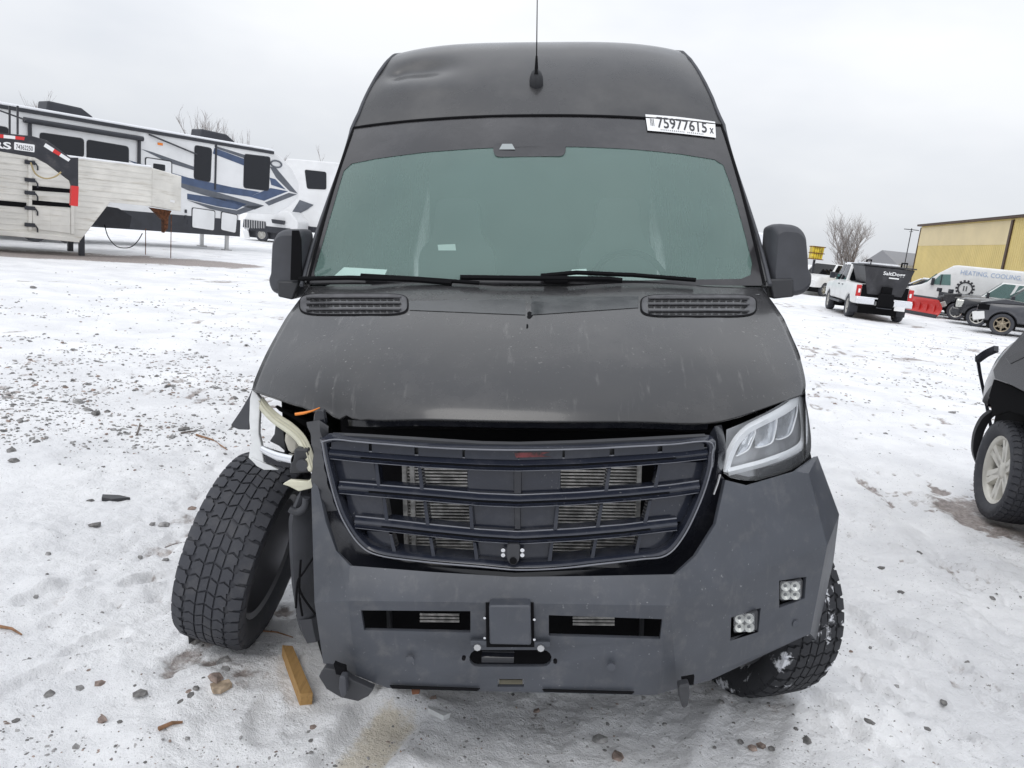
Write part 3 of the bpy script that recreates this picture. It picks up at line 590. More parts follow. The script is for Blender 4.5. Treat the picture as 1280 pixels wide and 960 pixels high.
# radiator core: fins behind the open grille
rad_ = MB(); rad_.m = 0; rad_.add([(-.40, 2.395, .70), (.36, 2.395, .70), (.36, 2.395, 1.16), (-.40, 2.395, 1.16)], [(0, 1, 2, 3)])
rad_.m = 1
for k in range(42): rad_.box((-.02, 2.385, .705+k*.0109), (.75, .012, .0048))
for x in (-.40, -.375, .355): rad_.box((x, 2.375, .93), (.014, .02, .46))
vb(rad_, 'radiator', [M['black'], M['fins']])
grille = MB(); fr_out = [(404, 551), (408, 575), (414, 600), (421, 625), (431, 650), (450, 678), (474, 692), (530, 700), (600, 706), (648, 710), (701, 708), (747, 703), (800, 697), (832, 692), (854, 668), (874, 627), (886, 591), (889, 570), (886, 551), (840, 554), (800, 556), (720, 560), (640, 561), (560, 559), (500, 555), (450, 551), (420, 548)]
def ring_pts(pts, k=5):
    q = catmull([Vector(p+(0,)) for p in pts+[pts[0]]], k)[:-1]; return [(p.x, p.y) for p in q]
ro = ring_pts(fr_out); cx, cy = 648., 622.
ro_in = [(cx+(x-cx)*.972, cy+(y-cy)*.93) for x, y in ro]; ro_out = [(cx+(x-cx)*1.028, cy+(y-cy)*1.045) for x, y in ro]
mb = MB(); rows = [[gpy(*q, .035) for q in ro_out], [gpy(*q, .004) for q in [(cx+(x-cx)*1.02, cy+(y-cy)*1.03) for x, y in ro]], [gp(*q, -.012) for q in ro], [gp(*q, -.008) for q in [(cx+(x-cx)*.985, cy+(y-cy)*.965) for x, y in ro]], [gpy(*q, .012) for q in ro_in], [gpy(*q, .07) for q in ro_in]]
mb.grid(rows, closed=True); gfr = vb(mb, 'grille_frame', M['gloss2'], smooth=50)
mb = MB(); mb.tube([gpy(*q, -.013) for q in ro+ro[:1]], .0026, 6); vb(mb, 'frame_highlight', M['edge'], gfr, smooth=60)  # thin pale tube, a painted highlight along the frame
BARS = [([(412, 567), (450, 571), (525, 577), (600, 581), (648, 582), (720, 580), (800, 575), (850, 571), (884, 567)], 412, 884, .017), ([(425, 610), (470, 614), (530, 619), (600, 625), (648, 627), (720, 624), (790, 619), (840, 614), (874, 609)], 424, 874, .018), ([(442, 653), (480, 657), (540, 664), (600, 670), (648, 673), (720, 669), (780, 664), (820, 659), (846, 656)], 444, 846, .018)]
for tab, x0, x1, h in BARS:
    ln = gline(tab, x0, x1, 36); mb = MB()
    mb.sweep(ln, [(0, .055, h*1.0), (0, .012, h*.95), (0, -.004, h*.6), (0, -.012, h*.25), (0, -.006, h*.1), (0, -.006, -h*.15), (0, -.012, -h*.3), (0, -.002, -h*.9), (0, .03, -h*1.1), (0, .055, -h*.6)])
    bar = vb(mb, 'grille_bar', M['gloss2'], gfr, smooth=30)
    for oy, oz in ((.010, h*.97), (.0, -h*.92)): mb = MB(); mb.tube([p+Vector((0, oy, oz)) for p in ln], .0022, 6); vb(mb, 'bar_highlight', M['edge'], bar, smooth=60)  # pale tubes paint the highlight lines of each bar
    mb = MB(); mb.tube([p+Vector((0, -.0085, -.001)) for p in ln[3:-3]], .0022, 6); vb(mb, 'bar_groove', M['black'], bar)
# top strip of five plates
tt = [(412, 551), (450, 553), (525, 558), (600, 563), (648, 564), (720, 562), (800, 558), (884, 553)]; tb_ = [(412, 560), (450, 563), (525, 569), (600, 573), (648, 574), (720, 572), (800, 567), (884, 562)]
for x0, x1 in ((414, 461), (465, 518), (523, 578), (581, 648), (649, 703), (706, 762), (768, 822), (828, 880)):
    xs_ = [x0+(x1-x0)*k/6 for k in range(7)]; mb = MB(); mb.grid([[gp(x, lerp_tab(tt, x), .008) for x in xs_], [gp(x, lerp_tab(tb_, x)+1, .004) for x in xs_]]); vb(mb, 'grille_plate', M['gloss2'], gfr)
ln = gline([(a, b_+6) for a, b_ in tt], 412, 884, 30); mb = MB(); mb.sweep(ln, [(0, .05, .03), (0, .02, .03), (0, .02, -.035), (0, .05, -.035)]); vb(mb, 'grille_strip_back', M['plastic'], gfr)
mb = MB(); mb.add([gp(x, y, .0015) for x, y in ((643, 566), (688, 565), (676, 569), (690, 571), (645, 572))], [(0, 1, 2, 3, 4)]); vb(mb, 'red_film_scrap', mat('red_film', (.09, .012, .014), .25, var=(40, .8)), gfr)
# solid panels and upright blades in the three rows
PAN = [[(420, 472, 574, 609), (584, 645, 583, 622), (649, 701, 583, 622), (823, 878, 577, 612)], [(437, 482, 617, 650), (588, 645, 628, 662), (649, 697, 628, 662), (811, 862, 618, 653)], [(463, 491, 663, 690), (596, 645, 676, 700), (649, 690, 675, 700), (800, 838, 664, 686)]]
for row in PAN:
    for x0, x1, y0, y1 in row:
        off = .03*(x0-648)/250; mb = MB(); sk = (x0+x1)/2 < 648; e = 5 if abs((x0+x1)/2-648) > 100 else 0
        q = [(x0-(e if sk else -e*.0), y0), (x1-(e if sk else 0), y0), (x1+(0 if not sk else e*.2), y1), (x0+(0 if sk else -e), y1)]
        if not sk: q = [(x0+e*.3, y0), (x1+e, y0), (x1-e*.6, y1), (x0-e*.8, y1)]
        mb.prism([gp(x, y, .030) for x, y in q], (0, .02, 0)); vb(mb, 'grille_panel', M['gloss2'], gfr, bevel=.004)
for xt, xb, y0, y1 in ((524, 528, 582, 616), (762, 757, 585, 618), (470, 474, 577, 613), (825, 819, 580, 611), (531, 535, 627, 659), (752, 747, 630, 660), (480, 484, 622, 654), (813, 806, 625, 655), (538, 542, 672, 696), (593, 596, 678, 700), (690, 687, 678, 702), (745, 740, 673, 700), (488, 493, 668, 690), (801, 795, 666, 694), (588, 590, 632, 662), (697, 694, 632, 663)):
    mb = MB(); a, b_ = gp(xt, y0, .012), gp(xb, y1, .004); mb.prism([a+Vector((-.005, 0, 0)), a+Vector((.005, 0, 0)), b_+Vector((.006, 0, 0)), b_+Vector((-.006, 0, 0))], (0, .05, 0)); vb(mb, 'grille_blade', M['gloss2'], gfr, bevel=.0015)
for x0, x1, y0, y1 in ((638, 656, 582, 622), (639, 655, 628, 664)):
    mb = MB(); mb.prism([gp(x, y, .012) for x, y in ((x0+4, y0), (x1-4, y0), (x1-4, y1), (x0+4, y1))], (0, .04, 0)); vb(mb, 'grille_mullion', M['gloss'], gfr, bevel=.006)
mb = MB(); pl = rpoly([Vector(q+(0,)) for q in ((634, 680), (650, 680), (649, 700), (644, 706), (639, 706), (634, 700))], 4, 3); mb.prism([gp(p.x, p.y, -.018) for p in pl], (0, .05, 0)); br = vb(mb, 'badge_bracket', M['plastic'], gfr, bevel=.002)
mb = MB(); c = gp(641.5, 701, -.019); mb.tube([c, c+Vector((0, -.002, 0))], .011, 16); vb(mb, 'bracket_hole', M['black'], br)
for x, y in ((629, 687), (629, 693), (653, 687), (653, 693)):
    mb = MB(); c = gp(x, y, -.010); mb.tube([c, c+Vector((0, -.006, 0))], .0065, 8); vb(mb, 'bolt', M['chrome'], gfr, smooth=40)
# dark flange between grille and bumper
open_in = [(395, 595), (407, 652), (420, 688), (437, 707), (540, 715), (640, 721), (740, 720), (844, 718), (870, 695), (895, 655), (907, 600)]
frame_side = [(404, 575), (418, 615), (431, 650), (450, 678), (540, 702), (648, 711), (747, 704), (832, 693), (854, 668), (874, 627), (888, 580)]
mb = MB(); mb.grid([[gp(*q, .03) for q in frame_side], [gp((a[0]+b_[0])/2, (a[1]+b_[1])/2, .055) for a, b_ in zip(frame_side, open_in)], [gp(*q, .05) for q in open_in]]); vb(mb, 'grille_flange', M['gloss'], smooth=40)
def wave(p): p = p.copy(); p.y += .008*math.sin(p.x*90)+.006*math.sin(p.z*110); return p
# crumpled upright left of the grille
mb = MB(); a = [(384, 527), (389, 545), (392, 570), (390, 600), (394, 640)]; b_ = [(398, 526), (403, 548), (405, 572), (410, 603), (420, 640)]; c_ = [(412, 532), (411, 552), (411, 575), (418, 608), (428, 640)]
mb.grid([catmull([gp(*q, .06) for q in a], 5), catmull([gp(*q, .012) for q in b_], 5), catmull([gp(*q, .05) for q in c_], 5)]); mb.v = [wave(p) for p in mb.v]; vb(mb, 'bent_surround', M['plastic'], smooth=50)
mb = MB(); a = [(902, 531), (906, 548), (908, 566), (903, 592)]; b_ = [(893, 533), (897, 550), (898, 570), (894, 600)]; c_ = [(884, 548), (889, 560), (889, 578), (880, 610)]
mb.grid([catmull([gp(*q, .07) for q in a], 5), catmull([gp(*q, .02) for q in b_], 5), catmull([gp(*q, .05) for q in c_], 5)]); vb(mb, 'surround', M['gloss'], smooth=50)
mb = MB(); mb.tube([gp(900, 593, .0), gp(897, 604, -.004), gp(892, 618, -.004)], .0035, 6); vb(mb, 'chipped_edge', M['steel'])
# --- right (image) lamp
def hS(x, z): t = max(0., min(1.1, (abs(x)-.56)/.42)); return 2.385+.34*t**1.7+.22*(z-1.15)
def hp(px, py, back=0.): return P(px, py, hit(px, py, hS).y+back)
lamp = empty('headlamp', SH+Vector((0, 0, 0)), parent=van); lamp.location = (0, 0, 0)
out_ = [(908, 537), (930, 528), (958, 515), (983, 500), (1002, 484), (1008, 505), (1012, 530), (1014, 553), (1011, 570), (992, 586), (963, 596), (935, 601), (905, 592), (907, 565)]
def fan(pts, back, bulge=0.):          # filled curved patch from an outline
    c = (sum(p[0] for p in pts)/len(pts), sum(p[1] for p in pts)/len(pts)); rows = []
    for t in (1., .85, .65, .4, .15): rows.append([hp(c[0]+(x-c[0])*t, c[1]+(y-c[1])*t, back-bulge*(1-t*t)) for x, y in pts])
    m_ = MB(); m_.grid(rows, closed=True); m_.add(rows[-1], [tuple(range(len(pts)))]); return m_
dense = ring_pts(out_, 3)
vb(fan(dense, -.006, .004), 'lamp_lens', M['lens'], lamp, smooth=180, fix=False)
vb(fan(dense, .045), 'lamp_housing', mat('lamp_housing', (.38, .385, .40), .3, metal=.3, var=(8, .3)), lamp, smooth=60)
rows = [[hp(*q, .0) for q in dense], [hp(*q, .045) for q in dense]]; mb = MB(); mb.grid(rows, closed=True); vb(mb, 'lamp_rim', M['plastic'], lamp, smooth=60)
gtop = [(906, 590), (911, 571), (921, 551), (934, 537), (950, 528), (970, 518), (988, 507), (1000, 494)]; gbot = [(1002, 497), (1005, 520), (1006, 540), (1003, 555), (988, 566), (956, 578), (930, 585), (910, 590)]
for nm, pts, wpx in (('light_guide', gtop, 5.6), ('light_guide', gbot, 4.8)):
    q = catmull([Vector(p+(0,)) for p in pts], 5); m_ = MB(); r0, r1, r2 = [], [], []
    for i, p in enumerate(q):
        t = (q[min(i+1, len(q)-1)]-q[max(0, i-1)]).normalized(); n_ = Vector((-t.y, t.x, 0)); e = wpx*(1. if nm == 'light_guide' else 1.)
        r0.append(hp(p.x+n_.x*e, p.y+n_.y*e, .02)); r1.append(hp(p.x, p.y, .004)); r2.append(hp(p.x-n_.x*e, p.y-n_.y*e, .02))
    m_.grid([r0, r1, r2]); vb(m_, nm, M['drl'], lamp, smooth=60)
LOB = [[(920, 570), (928, 551), (942, 533), (944, 540), (940, 552), (935, 562), (925, 568)], [(944, 559), (945, 535), (970, 518), (971, 526), (967, 548), (962, 555), (950, 559)], [(970, 549), (973, 518), (997, 497), (996, 515), (991, 535), (986, 544), (976, 549)]]
for lb in LOB:
    vb(fan(ring_pts(lb, 3), .030, -.015), 'reflector', M['reflector'], lamp, smooth=60)
    m_ = MB(); m_.tube([hp(p.x, p.y, .022) for p in catmull([Vector(q+(0,)) for q in lb[2:]+lb[:1]], 4)], .0028, 6); vb(m_, 'reflector_rim', M['drl'], lamp, smooth=60)
m_ = MB(); m_.grid([[hp(x, y, .03) for x, y in ((946, 586), (965, 582), (990, 573), (1008, 562))], [hp(x, y, .03) for x, y in ((947, 597), (966, 593), (990, 584), (1009, 572))]]); vb(m_, 'lamp_bezel', M['gloss'], lamp)
m_ = MB(); m_.grid([[hp(x, y, .03) for x, y in ((900, 588), (935, 596), (965, 592), (992, 582), (1013, 566))], [hp(x, y, .07) for x, y in ((900, 612), (935, 617), (965, 610), (996, 600), (1018, 588))]]); vb(m_, 'lamp_gap_filler', M['black'])
# --- left (image) lamp: what is left of it
def zz(pts): return [(280+x/6.857, 470+y/6.857) for x, y in pts]
wreck = empty('broken_headlamp', (0, 0, 0), parent=van); wreck['label'] = 'smashed headlamp with its clear shell hanging open'
def strip(pts, d, th, m, nm, par, bev=.003): m_ = MB(); m_.prism([P(x, y, d if not callable(d) else d(x, y)) for x, y in pts], (0, th, 0)); return vb(m_, nm, m, par, bevel=bev, smooth=60)
strip(zz([(245, 105), (312, 200), (305, 300), (297, 420), (296, 500), (320, 600), (342, 740), (330, 800), (280, 770), (208, 702), (232, 580), (220, 460), (214, 380), (220, 200)]), lambda x, y: 2.72-.0012*(y-487), .025, M['white_plastic'], 'lamp_shell', wreck)
strip(zz([(215, 700), (330, 745), (400, 770), (468, 806), (340, 806), (280, 775)]), 2.60, .02, M['white_plastic'], 'lamp_shell_tip', wreck)
rib = catmull([Vector(q+(0,)) for q in zz([(300, 200), (360, 285), (450, 370), (560, 445), (650, 530), (705, 630), (760, 800)])], 6); r0, r1, r2 = [], [], []
for i, p in enumerate(rib):
    t = (rib[min(i+1, len(rib)-1)]-rib[max(0, i-1)]).normalized(); n_ = Vector((-t.y, t.x, 0)); e = 7.4-2.6*abs(i/len(rib)-.45); d = 2.72-.30*i/len(rib)
    r0.append(P(p.x+n_.x*e, p.y+n_.y*e, d+.004)); r1.append(P(p.x, p.y, d)); r2.append(P(p.x-n_.x*e, p.y-n_.y*e, d+.010))
m_ = MB(); m_.grid([r0, r1, r2]); o = vb(m_, 'light_guide', M['cream'], wreck, smooth=60); o.modifiers.new('s', 'SOLIDIFY').thickness = .012
for rr in (r1, [a*.5+b_*.5 for a, b_ in zip(r1, r2)]): m_ = MB(); m_.tube([p+Vector((0, -.009, 0)) for p in rr], .0022, 5); vb(m_, 'guide_rib', mat('guide_rib', (.46, .44, .34), .4), o)
m_ = MB(); m_.tube([P(x, y, 2.62-.001*(x-325)) for x, y in zz([(325, 620), (400, 660), (480, 690), (600, 715)])], [.012, .017, .019, .02], 8); vb(m_, 'chrome_strip', M['chrome'], wreck, smooth=60)
m_ = MB(); m_.prism([P(x, y, 2.60) for x, y in zz([(345, 680), (600, 735), (560, 790), (470, 775), (345, 740)])], (0, .03, 0)); vb(m_, 'lower_bezel', M['gloss'], wreck, bevel=.004)
strip(zz([(430, 262), (560, 320), (770, 408), (690, 438), (600, 375), (470, 300)]), 2.66, .03, M['black'], 'headlamp_gap', wreck)
bx_ = strip(zz([(600, 628), (720, 628), (735, 830), (560, 838), (565, 760), (592, 730)]), 2.46, .07, M['plastic'], 'control_unit', wreck, .006)
m_ = MB(); c = P(*zz([(675, 760)])[0], 2.455); m_.tube([c, c+Vector((0, -.012, 0))], .020, 16); vb(m_, 'unit_cap', M['trim'], bx_, smooth=40)
m_ = MB(); pl = zz([(520, 480), (590, 500), (650, 570), (640, 640), (590, 680), (540, 640), (512, 560)]); m_.prism([P(x, y, 2.58) for x, y in pl], (0, .08, 0)); vb(m_, 'lamp_bulb_cup', mat('beige_plastic', (.42, .40, .34), .5), wreck, bevel=.012, smooth=60)
strip(zz([(390, 560), (430, 500), (440, 420), (510, 440), (520, 560), (540, 660), (470, 600)]), 2.64, .05, M['plastic'], 'lamp_bracket', wreck)
strip(zz([(500, 930), (560, 895), (720, 905), (780, 840), (790, 880), (770, 960), (640, 990), (560, 950)]), 2.44, .02, M['cream'], 'broken_tab', wreck)
m_ = MB(); m_.tube([P(x, y, 2.42) for x, y in zz([(610, 328), (680, 318), (760, 298), (820, 272)])], [.005, .005, .003, .002], 6); vb(m_, 'orange_wire', M['orange'], wreck)
strip(zz([(770, 330), (800, 290), (850, 300), (870, 420), (800, 420), (765, 400)]), lambda x, y: hit(x, y, gS).y+.04, .03, M['gloss'], 'crushed_corner', wreck)
strip(zz([(246, 100), (236, 200), (222, 330), (216, 462), (120, 458), (62, 434), (60, 418), (140, 300), (215, 170)]), lambda x, y: 2.85+.0015*(320-x), .012, M['trim'], 'fender_flap', van)
# washer tank and liner behind the left bumper edge
def tank(rows_px, d, m, nm, bul=.05):
    rows = []
    for x0, x1, y in rows_px:
        a, b_ = P(x0, y, d), P(x1, y, d); rows.append([a+Vector((0, .05, 0)), a+(b_-a)*.12+Vector((0, 0, 0)), a+(b_-a)*.35+Vector((0, -bul, 0)), a+(b_-a)*.75+Vector((0, -bul*.7, 0)), b_+Vector((0, .03, 0))])
    m_ = MB(); m_.grid(rows); return vb(m_, nm, m, smooth=50)
tk = tank([(374, 392, 614), (366, 394, 626), (360, 394, 640), (356, 396, 652), (357, 397, 690), (360, 398, 730), (366, 399, 765), (369, 400, 772)], 2.62, M['trim'], 'washer_tank')
tank([(366, 400, 770), (370, 402, 785), (378, 404, 799)], 2.60, M['trim'], 'tank_foot', .03)
m_ = MB(); m_.tube(catmull([P(x, y, 2.56) for x, y in ((362, 636), (372, 640), (381, 634), (383, 622))], 4), .014, 8); vb(m_, 'filler_neck', M['trim'], tk, smooth=60)
for pts in (((396, 690), (380, 715), (372, 728), (370, 760)), ((372, 728), (378, 745), (394, 768)), ((376, 700), (374, 740), (378, 770))):
    m_ = MB(); m_.tube(catmull([P(x, y, 2.54) for x, y in pts], 4), .004, 6); vb(m_, 'hose', M['black'], tk)
m_ = MB(); m_.prism([P(x, y, 2.63) for x, y in ((384, 600), (400, 600), (405, 830), (396, 800))], (0, .3, 0)); vb(m_, 'bumper_bracket', M['undercar'])
m_ = MB(); m_.tube([P(x, y, 2.6) for x, y in ((382, 800), (387, 790), (391, 786))], .004, 6); vb(m_, 'torn_edge', M['steel'])
# --- steel bumper
V_ = {}
def bv(px, py, d): return P(px, py, d)
Q = dict(l0=(389, 611, 2.37), l1=(395, 597, 2.375), l2=(407, 652, 2.31), l3=(420, 688, 2.265), l4=(437, 707, 2.235), lm=(393, 753, 2.19), lb=(404, 829, 2.21), c0=(435, 751, 2.125), c1=(837, 757, 2.125), cb0=(446, 845, 2.15), cb1=(484, 860, 2.155), cb2=(600, 864, 2.155), cb3=(815, 869, 2.155), cb4=(822, 868, 2.155),
         ca=(540, 752.6, 2.125), cb=(640, 754.1, 2.125), cc=(740, 755.6, 2.125), o1=(540, 715, 2.21), o2=(640, 721, 2.20), o3=(740, 720, 2.21), o4=(844, 718, 2.173), o5=(870, 695, 2.232), o6=(895, 655, 2.31), o7=(907, 600, 2.39), h1=(935, 607, 2.426), h2=(995, 589, 2.548), k0=(1011, 592, 2.573), k1=(1022, 570, 2.66), k2=(1049, 643, 2.70), k3=(1034, 682, 2.50), m1=(925, 719, 2.284), r1=(1013, 792, 2.475), b1=(886, 851, 2.235), b2=(847, 861, 2.175), s1=(1042, 700, 2.78), s2=(1020, 800, 2.74))
QV = {k: bv(*q) for k, q in Q.items()}
def onplane(keys, a, b_, c):            # put bumper corners into the plane of three others
    a, b_, c = QV[a], QV[b_], QV[c]; n = (b_-a).cross(c-a); o = Vector((XC, 0, H))
    for k in keys: d = dirV(*Q[k][:2]); QV[k] = o+d*((a-o).dot(n)/d.dot(n))
QV['o4'] = P(844, 718, 2.162)
onplane(('l4', 'o1', 'o2', 'o3', 'ca', 'cb', 'cc'), 'c0', 'c1', 'o4'); onplane(('o5', 'o6', 'o7', 'h1', 'h2', 'k0', 'm1'), 'c1', 'k3', 'o4')
def facet(keys, holes=()):             # planar-ish polygon with openings (pixel loops)
    pts = [QV[k] for k in keys]; c = sum(pts, Vector())/len(pts)
    n = Vector()
    for i in range(len(pts)): n += (pts[i]-c).cross(pts[(i+1) % len(pts)]-c)
    n.normalize(); loops = [pts]
    for hl in holes:
        lp = []
        for px, py in hl:
            d = dirV(px, py); o = Vector((XC, 0, H)); lp.append(o+d*((c-o).dot(n)/d.dot(n)))
        loops.append(lp)
    allp = [p for l in loops for p in l]; tr = tessellate_polygon(loops)
    f = []
    for t in tr:
        a, b_, c2 = (allp[i] for i in t); nn = (b_-a).cross(c2-a); f.append(tuple(t) if nn.dot(Vector((XC, 0, H))-a) > 0 else tuple(reversed(t)))
    return allp, f, loops[1:], n
def oval(cx, cy, a, b_, n=8): return [(cx+a*(1 if k < n else -1)+b_*math.cos(-math.pi/2+math.pi*(k % n)/(n-1)+(0 if k < n else math.pi)), cy+b_*math.sin(-math.pi/2+math.pi*(k % n)/(n-1)+(0 if k < n else math.pi))) for k in range(2*n)]
slotL = [(451, 763), (588, 764), (588, 791), (455, 788)]; slotR = [(686, 769), (828, 774), (825, 799), (686, 795)]; ov = oval(638, 823, 41, 10.5); low = [(622, 849), (654, 849), (655, 859), (622, 859)]
cubeA = [(974, 726), (1008, 721), (1006, 748), (974, 760)]; cubeB = [(914, 772), (951, 760), (948, 790), (913, 801)]
FC = [(['l0', 'l1', 'l2', 'l3', 'l4', 'c0', 'lm'], ()), (['lm', 'c0', 'cb0', 'lb'], ()), (['l4', 'o1', 'ca', 'c0'], ()), (['o1', 'o2', 'cb', 'ca'], ()), (['o2', 'o3', 'cc', 'cb'], ()), (['o3', 'o4', 'c1', 'cc'], ()), (['c0', 'ca', 'cb', 'cc', 'c1', 'cb4', 'cb3', 'cb2', 'cb1', 'cb0'], (slotL, slotR, ov, low)),
      (['o4', 'o5', 'o6', 'o7', 'h1', 'h2', 'k0', 'k3', 'm1', 'c1'], ()), (['k0', 'h2', 'k1', 'k2', 'k3'], ()), (['c1', 'm1', 'k3', 'r1', 'b1', 'b2', 'cb4'], (cubeA, cubeB)), (['k3', 'k2', 's1', 's2', 'r1'], ())]
mb = MB(); hl_ = {}
for keys, holes in FC:
    v, f, lp, n = facet(keys, holes); mb.add(v, f)
    for h_, l_ in zip(holes, lp): hl_[h_[0]] = l_
bump = vb(mb, 'bumper', M['bumper'], weld=True, fix=False); s_ = bump.modifiers.new('solid', 'SOLIDIFY'); s_.thickness = .014; s_.offset = -1
b_ = bump.modifiers.new('bevel', 'BEVEL'); b_.width = .005; b_.segments = 2; b_.limit_method = 'ANGLE'; b_.angle_limit = rad(8); bump.data.shade_smooth(); bump.data.set_sharp_from_angle(angle=rad(12))
mb = MB(); mb.prism([P(x, y, 2.33) for x, y in ((412, 740), (860, 745), (850, 850), (430, 842))], (0, .02, 0)); vb(mb, 'bumper_inner', M['black'], bump)
for x0, x1, y in ((525, 574, 768), (716, 768, 772)):
    mb = MB()
    for k in range(3): mb.tube([P(x0, y+k*4, 2.3), P(x1, y+k*4+.5, 2.3)], .004, 6)
    vb(mb, 'cooler_fins', M['fins'], bump)
for x in (487, 802):
    mb = MB(); mb.box(P(x, 780, 2.3), (.012, .03, .12)); vb(mb, 'bumper_rib', M['plastic'], bump)
mb = MB(); pl = [(611, 757), (663, 757), (664, 807), (612, 806)]; mb.prism([P(x, y, 2.085) for x, y in pl], (0, .09, 0)); vb(mb, 'sensor_cover', M['bumper'], bump, bevel=.006, smooth=40)
mb = MB(); mb.prism([P(x, y, 2.118) for x, y in ((607, 754), (667, 754), (668, 809), (608, 809))], (0, .006, 0)); vb(mb, 'sensor_gasket', M['black'], bump)
mb = MB(); mb.prism([P(x, y, 2.119) for x, y in ((588, 801), (688, 803), (688, 809), (588, 807))], (0, .012, 0)); vb(mb, 'fairlead_plate', M['bumper'], bump, bevel=.002)
for x, y, r, m_ in ((606, 771, .004, 'chrome'), (606, 796, .004, 'chrome'), (668, 773, .004, 'chrome'), (668, 798, .004, 'chrome'), (597, 808, .011, 'steel'), (676, 809, .011, 'steel'), (580, 821, .006, 'black'), (694, 825, .006, 'black')):
    b2 = MB(); c = P(x, y, 2.122); b2.tube([c, c+Vector((0, -.008 if m_ != 'black' else -.012, 0))], r, 8); vb(b2, 'bolt', M[m_], bump, smooth=40)
b2 = MB(); c = P(603, 823, 2.2); b2.tube([c+Vector((.0, 0, 0)), c+Vector((.10, 0, 0))], .035, 14); vb(b2, 'winch_drum', M['gloss'], bump, smooth=50)
for x, y in ((513, 823), (764, 832), (993, 778)):
    d = 2.13 if x < 900 else 2.435; b2 = MB(); c = P(x, y, d); n_ = Vector((0, -1, 0)) if x < 900 else Vector((-.75, -.6, .0)).normalized()*-1 if False else Vector((.3, -.95, -.05)).normalized(); b2.tube([c, c+n_*.009], .0125, 18); vb(b2, 'parking_sensor', M['bumper'], bump, smooth=40)
b2 = MB(); b2.prism([P(x, y, 2.145) for x, y in ((487, 857), (600, 861), (597, 864), (490, 861))], (0, .004, 0)); vb(b2, 'lower_slot', M['black'], bump)
b2 = MB(); b2.prism([P(x, y, 2.145) for x, y in ((678, 862), (793, 865), (790, 868), (680, 865))], (0, .004, 0)); vb(b2, 'lower_slot', M['black'], bump)
b2 = MB(); b2.prism([P(x, y, 2.2) for x, y in ((624, 850), (653, 850), (653, 857), (624, 857))], (0, .02, 0)); vb(b2, 'tow_receiver', mat('dirty_brass', (.2, .18, .12), .5), bump)
# bumper cube lights in boxed recesses
for loop, hl in ((cubeA, hl_[cubeA[0]]), (cubeB, hl_[cubeB[0]])):
    b2 = MB(); b2.grid([hl, [p+Vector((0, .10, 0)) for p in hl]], closed=True); b2.add([p+Vector((0, .10, 0)) for p in hl], [(0, 1, 2, 3)]); vb(b2, 'light_recess', M['black'], bump)
    dd = min(p.y for p in hl); x0, y0 = loop[0]; xr = x0+(29 if loop is cubeA else 32); q = [(x0+2, y0+1), (xr, y0-1 if loop is cubeA else y0-8), (xr, y0+24 if loop is cubeA else y0+20), (x0+2, y0+27 if loop is cubeA else y0+23)]
    if loop is cubeB: q = [(917, 768), (948, 764), (947, 788), (917, 793)]
    else: q = [(976, 727), (1004, 725), (1003, 747), (976, 753)]
    ll = empty('cube_light', (0, 0, 0), parent=van)
    b2 = MB(); b2.prism([P(x, y, dd+.035) for x, y in q], (0, .06, 0)); vb(b2, 'light_body', M['plastic'], ll, bevel=.006)
    cx_, cy_ = sum(a[0] for a in q)/4-2, sum(a[1] for a in q)/4
    for i in (-1, 1):
        for j in (-1, 1):
            b2 = MB(); c = P(cx_+i*6, cy_+j*5.4, dd+.033); rows = [[c+Vector((r*math.cos(a), -h_, r*math.sin(a))) for a in [math.pi/4+2*math.pi*k/12 for k in range(12)]] for r, h_ in ((.0165, 0), (.0155, .006), (.011, .003), (.004, -.004))]
            b2.grid(rows, closed=True); b2.add(rows[-1], [tuple(range(12))]); vb(b2, 'light_optic', M['headlamp'], ll, smooth=30)
    b2 = MB(); b2.add([P(cx_+a*13, cy_+c*11.5, dd+.024) for a, c in ((-1, -1), (1, -1), (1, 1), (-1, 1))], [(0, 1, 2, 3)]); vb(b2, 'light_lens', M['lens'], ll)
# tow hooks
def hook(pts, d, m): b2 = MB(); b2.prism([P(x, y, d) for x, y in pts], (0, .035, 0)); return vb(b2, 'tow_hook', m, bump, bevel=.006)
b2 = MB(); b2.prism([P(x, y, 2.14) for x, y in ((852, 848), (868, 845), (867, 856), (853, 857))], (0, .01, 0)); vb(b2, 'hook_slot', M['black'], bump)
hook([(848, 858), (862, 855), (863, 870), (860, 884), (853, 886), (850, 876)], 2.10, M['plastic'])
hook([(424, 846), (432, 847), (433, 868), (427, 875), (423, 862)], 2.08, M['trim'])
b2 = MB(); b2.prism([P(x, y, 2.11) for x, y in ((417, 830), (424, 833), (431, 835), (432, 845), (420, 843))], (0, .02, 0)); vb(b2, 'hook_slot', M['black'], bump)
b2 = MB(); b2.prism([P(x, y, 2.12) for x, y in ((398, 846), (405, 835), (424, 838), (440, 850), (467, 862), (460, 871), (448, 877), (425, 872), (408, 862))], (0, .03, 0)); vb(b2, 'skid_flap', M['plastic'], bump, bevel=.004)
b2 = MB(); b2.prism([P(x, y, 2.16) for x, y in ((513, 855), (525, 856), (524, 868), (515, 869))], (0, .02, 0)); vb(b2, 'bumper_foot', M['rust'], bump, bevel=.003)
